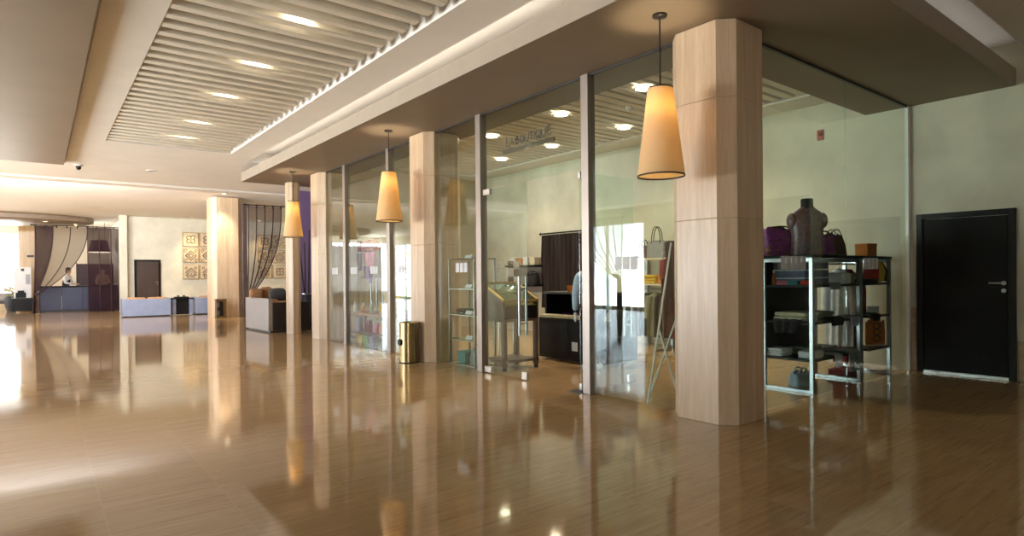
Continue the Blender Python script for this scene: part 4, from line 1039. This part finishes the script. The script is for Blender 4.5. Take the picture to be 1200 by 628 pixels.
MB().hexa([(-w+.03, d0+.03, zt(d0+.03)+.015), (w-.03, d0+.03, zt(d0+.03)+.015), (w-.03, d1-.03, zt(d1-.03)+.015), (-w+.03, d1-.03, zt(d1-.03)+.015), (-w+.03, d0+.03, zt(d0+.03)+.021), (w-.03, d0+.03, zt(d0+.03)+.021), (w-.03, d1-.03, zt(d1-.03)+.021), (-w+.03, d1-.03, zt(d1-.03)+.021)]).build('glass_top', SGLASS, t)
MB().hexa([(-w+.02, d0+.02, .86), (w-.02, d0+.02, .86), (w-.02, d1-.02, 1.08), (-w+.02, d1-.02, 1.08), (-w+.02, d0+.02, .875), (w-.02, d0+.02, .875), (w-.02, d1-.02, 1.095), (-w+.02, d1-.02, 1.095)]).build('display_bed', mat('mustard_velvet', (.30, .19, .06), .8, var=.15), t)
MB().box(-w+.03, w-.03, d0-.004, d0, .70, .88).build('drawer_front', BLACKL, t, .003)
for x in (-w+.03, w-.03):
    for y in (d0+.03, d1-.03):
        l = MB().box(x-.03, x+.03, y-.03, y+.03, .05, .66).build('leg', OAK, t, .004)
        MB().lathe([(.03, 0), (.034, .02), (.03, .05)], 14, c=(x, y, 0)).build('caster', BLACKTRIM, t)
MB().box(-w, w, d0, d1, .10, .14).build('lower_shelf', OAK, t, .004)
for k in range(6):                                # jewellery lying on the mustard bed under the slanted glass
    x, y = 5.22-.20+.20*(k % 3), 6.70-.11+.20*(k//3); z = .875+(y-6.47)/.46*.22+.004
    n_ = MB().tube([(.055*math.cos(2*PI*q/18), .045*math.sin(2*PI*q/18), .045*math.sin(2*PI*q/18)*.48) for q in range(18)], .006, 6, closed=True)
    n_.blob((0, -.05, -.022), .018, .016, .010, 10, 6)
    obj1('necklace', '%s necklace in the %s row under the slanted glass' % (['left', 'middle', 'right'][k % 3], ['front', 'back'][k//3]), 'necklace', n_, [GOLD, CHROME, cloth('wine', (0, 0, 0))][k % 3], (x, y, z), 0, 'necklaces in the slanted case')
# jewellery cards on a rack behind it
for k, (px, cm_, lab) in enumerate([(585, 'white', 'white jewellery card stand above the slanted case, nearest the steel post'), (602, 'brown', 'brown jewellery card stand above the slanted case, nearest the door handles')]):
    q = on(px, 326, 1, 7.02); t = thing('card_stand', lab, 'display stand', (q.x, 7.02, 0))
    MB().tube([(0, .02, .012), (0, .02, 1.5)], .008, 8).lathe([(.10, 0), (.10, .012), (.01, .016)], 20, c=(0, .02, 0)).build('pole', CHROME, t)
    for r_ in range(3):
        for c_ in range(2):
            MB().box(-.105+.108*c_, -.105+.10+.108*c_, -.005, .005, 1.17+.115*r_, 1.275+.115*r_).build('card', cloth('white' if (r_+c_+k) % 2 == 0 else cm_, (0, 0, 0)), t, .002)

# ---- black cabinet with niche
t = thing('black_cabinet', 'glossy black cabinet with an open niche in front of the brown curtain', 'cabinet', (6.15, 6.55, 0))
MB().box(0, .75, -.72, .62, .03, .64).build('base_cabinet', BLACKL, t, .004)
for y in (-.70, .60): MB().box(.13, .75, y-.02, y+.02, .64, 1.0).build('side', BLACKL, t, .003)
MB().box(.11, .77, -.74, .64, 1.0, 1.035).build('top_board', mat('dark_slate_top', (.05, .055, .065), .35, var=.1), t, .004)
MB().box(.72, .75, -.68, .58, .64, 1.0).build('back_panel', BLACKTRIM, t)
d = MB().box(-.012, 0, -.70, -.06, .06, .62).build('door', BLACKL, t, .003); MB().box(-.012, 0, -.05, .60, .06, .62).build('door', BLACKL, t, .003)
MB().box(-.014, -.0122, -.25, -.13, .18, .31).build('sticker', FROST, d)
for k in range(4):
    folded('cream knitted cloth on the black cabinet ledge, %s from the steel post' % ['first', 'second', 'third', 'fourth'][k], (6.25, 5.98+.34*k, .64), .22, .32, .05, cloth('cream', (0, 0, 0)), R(4*k-6), 'cream cloths on the cabinet ledge')
for k, (y, cn_, r) in enumerate([(6.35, 'brown', .055), (6.62, 'red', .05), (6.88, 'purple', .06)]):
    obj1('trinket_bowl', '%s bowl in the black cabinet niche' % cn_, 'bowl', MB().lathe([(r*.5, 0), (r, r*.5), (r*1.05, r), (r*.95, r), (r*.85, r*.55), (.002, r*.25)], 18), cloth(cn_, (0, 0, 0)), (6.47, y, .64), 0, 'bowls in the cabinet niche')
obj1('candle_cup', 'orange cup standing on the black cabinet', 'cup', MB().lathe([(.045, 0), (.055, .10), (.05, .10), (.04, .01)], 20), cloth('orange', (0, 0, 0)), tuple(on(668.5, 342.5, 2, 1.036)))
# brown curtain on rear wall
drape('curtain', 'dark brown pleated curtain on the shop rear wall behind the black cabinet', (8.90, 8.80, .55), R(90), 1.45, 1.62, m=cloth('choc', (0, 0, 0)), nf=11, amp=.04, seams=2, rod=True, ring=False, over=.04)
# headless mannequin in blue shirt
q = on(687, 424, 2, 0)
t = thing('mannequin', 'headless mannequin in a light blue shirt and black trousers behind the steel door post', 'mannequin', (6.42, 6.36, 0), R(-45))
t.location = (5.93, 5.80, 0)
skin_mesh('shirt', [(0, .02, .72, (.18, .125)), (0, .01, 1.0, (.15, .11)), (0, 0, 1.18, (.175, .125)), (0, 0, 1.29, (.12, .09)), (0, 0, 1.35, .055),
                    (-.18, 0, 1.28, .065), (-.225, -.01, 1.02, .052), (-.225, -.06, .80, .042), (.18, 0, 1.28, .065), (.225, -.01, 1.02, .052), (.225, -.06, .80, .042)],
          [(0, 1), (1, 2), (2, 3), (3, 4), (3, 5), (5, 6), (6, 7), (3, 8), (8, 9), (9, 10)], cloth('sky', (0, 0, 0)), t)
skin_mesh('trousers', [(0, .02, .84, (.15, .11)), (-.09, .02, .76, .092), (-.095, .0, .44, .062), (-.095, .02, .09, .05), (.09, .02, .76, .092), (.095, .0, .44, .062), (.095, .02, .09, .05)],
          [(0, 1), (1, 2), (2, 3), (0, 4), (4, 5), (5, 6)], cloth('black', (0, 0, 0)), t)
for s in (-1, 1):
    MB().blob((s*.1, -.04, .045), .045, .125, .045, 14, 10, .8).build('shoe', cloth('white', (0, 0, 0)), t)
    skin_mesh('hand', [(s*.225, -.06, .79, .026), (s*.222, -.075, .73, (.034, .02)), (s*.195, -.085, .70, .010), (s*.212, -.085, .67, .009), (s*.222, -.085, .655, .009), (s*.234, -.083, .66, .009), (s*.244, -.08, .675, .008)],
              [(0, 1), (1, 2), (1, 3), (1, 4), (1, 5), (1, 6)], FROST, t, sub=1)
# rear wall shelf with cartons
t = thing('carton_shelf', 'dark wall shelf with small cartons left of the brown curtain', 'shelf', (8.82, 10.55, 0))
for z in (1.08, 1.52): MB().box(-.18, .18, -.32, .75, z-.04, z).build('shelf', BLACKL, t, .003)
MB().box(.15, .18, -.30, .73, .9, 1.7).build('back_rail', GREYPANEL, t)
for k in range(4): carton('%s small carton from the brown curtain on the dark wall shelf' % ['first', 'second', 'third', 'fourth'][k], (8.78, 10.36+.24*k, 1.52), .16, .17, .17+.02*(k % 2), cloth(['cream', 'white', 'orange', 'white'][k], (0, 0, 0)), 0, 'small cartons on the dark wall shelf')
tote('black bag with a white tag on the lower dark wall shelf', (8.76, 10.42, 1.08), .40, .16, .24, cloth('black', (0, 0, 0)), cloth('black', (0, 0, 0)), R(-90), .06)

# ---- narrow glass shelf unit next to the shopfront column
def glass_unit(label, x0, x1, y0, y1, zs, Zt=1.53):
    t = thing('glass_shelf_unit', label, 'shelf unit', ((x0+x1)/2, (y0+y1)/2, 0)); W, D = (x1-x0)/2, (y1-y0)/2
    for sx in (-1, 1):
        for sy in (-1, 1): MB().box(sx*(W-.013)-.012, sx*(W-.013)+.012, sy*(D-.013)-.012, sy*(D-.013)+.012, 0, Zt).build('post', CHROME, t, .002)
    for z in zs: MB().box(-W+.03, W-.03, -D+.03, D-.03, z-.010, z).build('shelf', SGLASS, t)
    MB().box(-W+.0, W, -D, D, Zt, Zt+.015).build('top_board', BLACKL, t, .003)
    r = MB(); 
    for z in (.02,)+tuple(zs): 
        for sx in (-1, 1): r.box(sx*(W-.013)-.008, sx*(W-.013)+.008, -D+.025, D-.025, z-.024, z-.010)
    r.build('rail', CHROME, t)
    return t
glass_unit('narrow chrome and glass shelf unit beside the shut glass door', 4.80, 5.18, 6.98, 7.66, (.38, .74, 1.12))
for k, z in enumerate((.38, .74, 1.12, 1.545)): obj1('price_card', 'white price card on the %s shelf of the narrow glass unit' % ['lowest', 'middle', 'upper', 'top'][k], 'card', MB().hexa([(-.005, -.08, 0), (.04, -.08, 0), (.04, .08, 0), (-.005, .08, 0), (.02, -.08, .05), (.024, -.08, .05), (.024, .08, .05), (.02, .08, .05)]), FROST, (4.86, 7.22, z), 0, 'price cards on the narrow glass unit')
folded('black folded clothes on the middle shelf of the narrow glass unit', (5.0, 7.40, .74), .26, .40, .07, cloth('black', (0, 0, 0)), 0, layers=2)
tote('dark red bag on the middle shelf of the narrow glass unit', (5.04, 7.12, .74), .24, .12, .24, cloth('wine', (0, 0, 0)), cloth('wine', (0, 0, 0)), R(-80), .06)
tote('dark grey bag on the floor of the narrow glass unit', (5.0, 7.18, 0), .22, .16, .24, cloth('grey', (0, 0, 0)), cloth('black', (0, 0, 0)), R(-80), .06)
carton('teal box on the floor of the narrow glass unit', (5.0, 7.48, 0), .20, .20, .18, cloth('teal', (0, 0, 0)))
glass_unit('chrome and glass shelf unit behind the column with the brass bin', 5.40, 5.78, 10.2, 10.85, (.45, .85, 1.25), 1.60)
for k, (dy, z, cn_) in enumerate([(-.2, 1.615, 'yellow'), (.12, 1.615, 'cream'), (-.15, .85, 'green'), (.15, .85, 'yellow'), (-.1, .45, 'brown'), (.18, .45, 'orange')]):
    carton('%s carton on the %s level of the glass unit behind the column' % (cn_, {1.615: 'top', .85: 'middle', .45: 'lower'}[z]), (5.58, 10.53+dy, z), .16, .18, .18, cloth(cn_, (0, 0, 0)), R(5*k), 'cartons on the glass unit behind the column')
carton('white carton on the upper level of the glass unit behind the column', (5.58, 10.42, 1.25), .16, .18, .14, cloth('white', (0, 0, 0)))
# ---- table with bottles and gift bags behind the far pane
t = thing('display_table', 'brown display table with bottles behind the wide far pane', 'table', (5.07, 10.72, 0))
MB().box(-.25, .25, -.95, .95, .55, .60).build('table_top', mat('copper_brown', (.26, .11, .06), .4, var=.15), t, .005)
MB().box(-.23, .23, -.92, .92, .20, .23).build('lower_shelf', mat('plum_brown', (.12, .05, .05), .45, var=.15), t, .005)
for x in (-.21, .21):
    for y in (-.89, .89): MB().box(x-.025, x+.025, y-.025, y+.025, 0, .55).build('leg', BRONZE, t, .003)
cols = ['cream', 'white', 'yellow', 'cream', 'sage', 'white', 'orange', 'cream', 'white']
for k in range(9):
    bottle('%s small bottle from the near end on the brown display table' % ['first', 'second', 'third', 'fourth', 'fifth', 'sixth', 'seventh', 'eighth', 'ninth'][k], (4.98+.10*(k % 2), 9.92+.19*k, .60), .036, .13+.05*((k*7) % 3), cloth(cols[k], (0, 0, 0)), CHROME, 'bottles on the brown display table')
for k, (y, cn_, h) in enumerate([(9.98, 'orange', .32), (10.24, 'orange', .24), (10.52, 'pink', .22), (10.86, 'wine', .26), (11.30, 'lilac', .32)]):
    tote('%s gift bag under the display table, %s from the near end' % (cn_, ['first', 'second', 'third', 'fourth', 'fifth'][k]), (5.0, y, .23), .19, .10, h*.85, cloth(cn_, (0, 0, 0)), cloth('white', (0, 0, 0)), R(-90), .04, name='gift_bag', cat='gift bag', taper=1.0)
for k, (y, cn_) in enumerate([(10.05, 'blue'), (10.62, 'lilac'), (10.88, 'green'), (11.15, 'yellow')]):
    carton('%s gift box on the floor under the display table' % cn_, (4.98, y, 0), .12, .14, .16, cloth(cn_, (0, 0, 0)), R(8*k), 'gift boxes under the display table')
# ---- rack of scarves and necklaces above it
t = thing('scarf_rack', 'chrome rack hung with red necklaces behind the display table', 'rack', (5.5, 11.9, 0))
for y in (-.62, -.35, -.08, .55): MB().tube([(0, y, 0), (0, y, 2.08 if y in (-.62, .55) else 1.28)], .016, 10).build('upright', CHROME, t)
MB().tube([(0, -.66, 2.08), (0, .6, 2.08)], .012, 8).build('top_rail', CHROME, t)
MB().tube([(0, -.66, 1.28), (0, .6, 1.28)], .012, 8).build('lower_rail', CHROME, t)
MB().box(-.2, .2, -.68, .62, 0, .02).build('base', CHROME, t, .003)
for k in range(9):
    y = 11.36+.125*k; pts = [(.0+.022*math.cos(a), .045*math.sin(a), -.10-.10*math.cos(a)*1.0+.0) for a in [2*PI*q/16 for q in range(16)]]
    nb = MB()
    for q in range(16):
        a = 2*PI*q/16; nb.blob((.018*math.cos(a*1), .045*math.sin(a), -.115+.115*math.cos(a)), .021, .021, .021, 8, 6)
    nb.tube(pts, .003, 5, closed=True)
    obj1('necklace', '%s bead necklace from the near end of the scarf rack' % ['first', 'second', 'third', 'fourth', 'fifth', 'sixth', 'seventh', 'eighth', 'ninth'][k], 'necklace', nb, cloth('red' if k % 3 else 'orange', (0, 0, 0)), (5.485, y, 2.07), 0, 'necklaces on the scarf rack')
for k, (y, cn_, w, h0) in enumerate([(11.72, 'pink', .62, 1.80), (11.80, 'purple', .50, 1.52), (12.28, 'mauve', .26, 1.80)]):
    def fs(u, v, w=w, k=k): return (.02*math.sin(u*14)+.02*k-.06, (u-.5)*w*(1-.3*v), -v*(.30+.08*math.sin(u*5)))
    obj1('hanging_scarf', ['pink scarf spread below the necklaces', 'purple scarf below the pink one', 'mauve scarf at the far end of the scarf rack'][k], 'scarf', MB().sheet(fs, 24, 12, .006), cloth(cn_, (0, 0, 0)), (5.47, y, h0), 0, 'scarves on the scarf rack')

# ------------------------------------------------------------------ light
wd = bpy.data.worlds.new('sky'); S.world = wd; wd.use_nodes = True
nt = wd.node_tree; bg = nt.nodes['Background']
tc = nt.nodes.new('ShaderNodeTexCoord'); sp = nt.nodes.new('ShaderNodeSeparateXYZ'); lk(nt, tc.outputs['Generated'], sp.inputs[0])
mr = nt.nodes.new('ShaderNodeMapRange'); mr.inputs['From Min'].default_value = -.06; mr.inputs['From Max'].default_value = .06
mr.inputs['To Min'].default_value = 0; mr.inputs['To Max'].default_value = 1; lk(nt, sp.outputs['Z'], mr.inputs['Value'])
# no paving: glowing lower half added to light the ceilings; hazy bright sky above
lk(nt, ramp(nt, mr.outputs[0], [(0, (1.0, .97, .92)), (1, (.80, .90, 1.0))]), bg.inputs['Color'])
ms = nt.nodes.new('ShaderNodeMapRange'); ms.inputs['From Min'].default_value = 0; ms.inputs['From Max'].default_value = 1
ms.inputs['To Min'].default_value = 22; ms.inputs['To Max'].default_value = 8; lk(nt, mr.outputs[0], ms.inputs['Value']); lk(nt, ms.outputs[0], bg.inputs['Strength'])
def portal(loc, rot, sx, sy):
    o = lamp('window_portal', 'AREA', loc, 1, (1, 1, 1), None, shape='RECTANGLE', size=sx, size_y=sy, rot=rot); o.data.cycles.is_portal = True
for a, b in WINS: portal((WX-.22, (a+b)/2, 1.62), (0, R(-90), 0), 3.25, b-a)
portal(((FILL_WIN[0]+FILL_WIN[1])/2, -5.18, 1.6), (R(90), 0, 0), FILL_WIN[1]-FILL_WIN[0], 3.2)
portal(((NW[0]+NW[1])/2, 34.18, (NW[2]+NW[3])/2), (R(-90), 0, 0), NW[1]-NW[0], NW[3]-NW[2])
# cove light on the shopfront beam; added fill strip behind the far downstand
lamp('cove_and_fill_light', 'AREA', (3.80, 7.8, 3.69), 12, (1, .88, .72), None, shape='RECTANGLE', size=.06, size_y=11, rot=(R(180), 0, 0))
lamp('cove_and_fill_light', 'AREA', (6.4, 2.10, 3.69), 1.2, (1, .92, .82), None, shape='RECTANGLE', size=5, size_y=.06, rot=(R(180), 0, 0))
lamp('cove_and_fill_light', 'AREA', (-2.6, 18.6, 3.80), 600, (.97, .97, 1), None, shape='RECTANGLE', size=9, size_y=.08, rot=(R(100), 0, 0))  # added fill that whitens the vault, hidden by the downstand

S.view_settings.view_transform = 'Standard'; S.view_settings.look = 'None'
S.view_settings.gamma = 1; S.view_settings.use_curve_mapping = False
S.view_settings.exposure = 0.85
S.cycles.max_bounces = 10; S.cycles.diffuse_bounces = 5; S.cycles.glossy_bounces = 5; S.cycles.transparent_max_bounces = 32
S.cycles.caustics_reflective = False; S.cycles.caustics_refractive = False
S.cycles.sample_clamp_indirect = 6
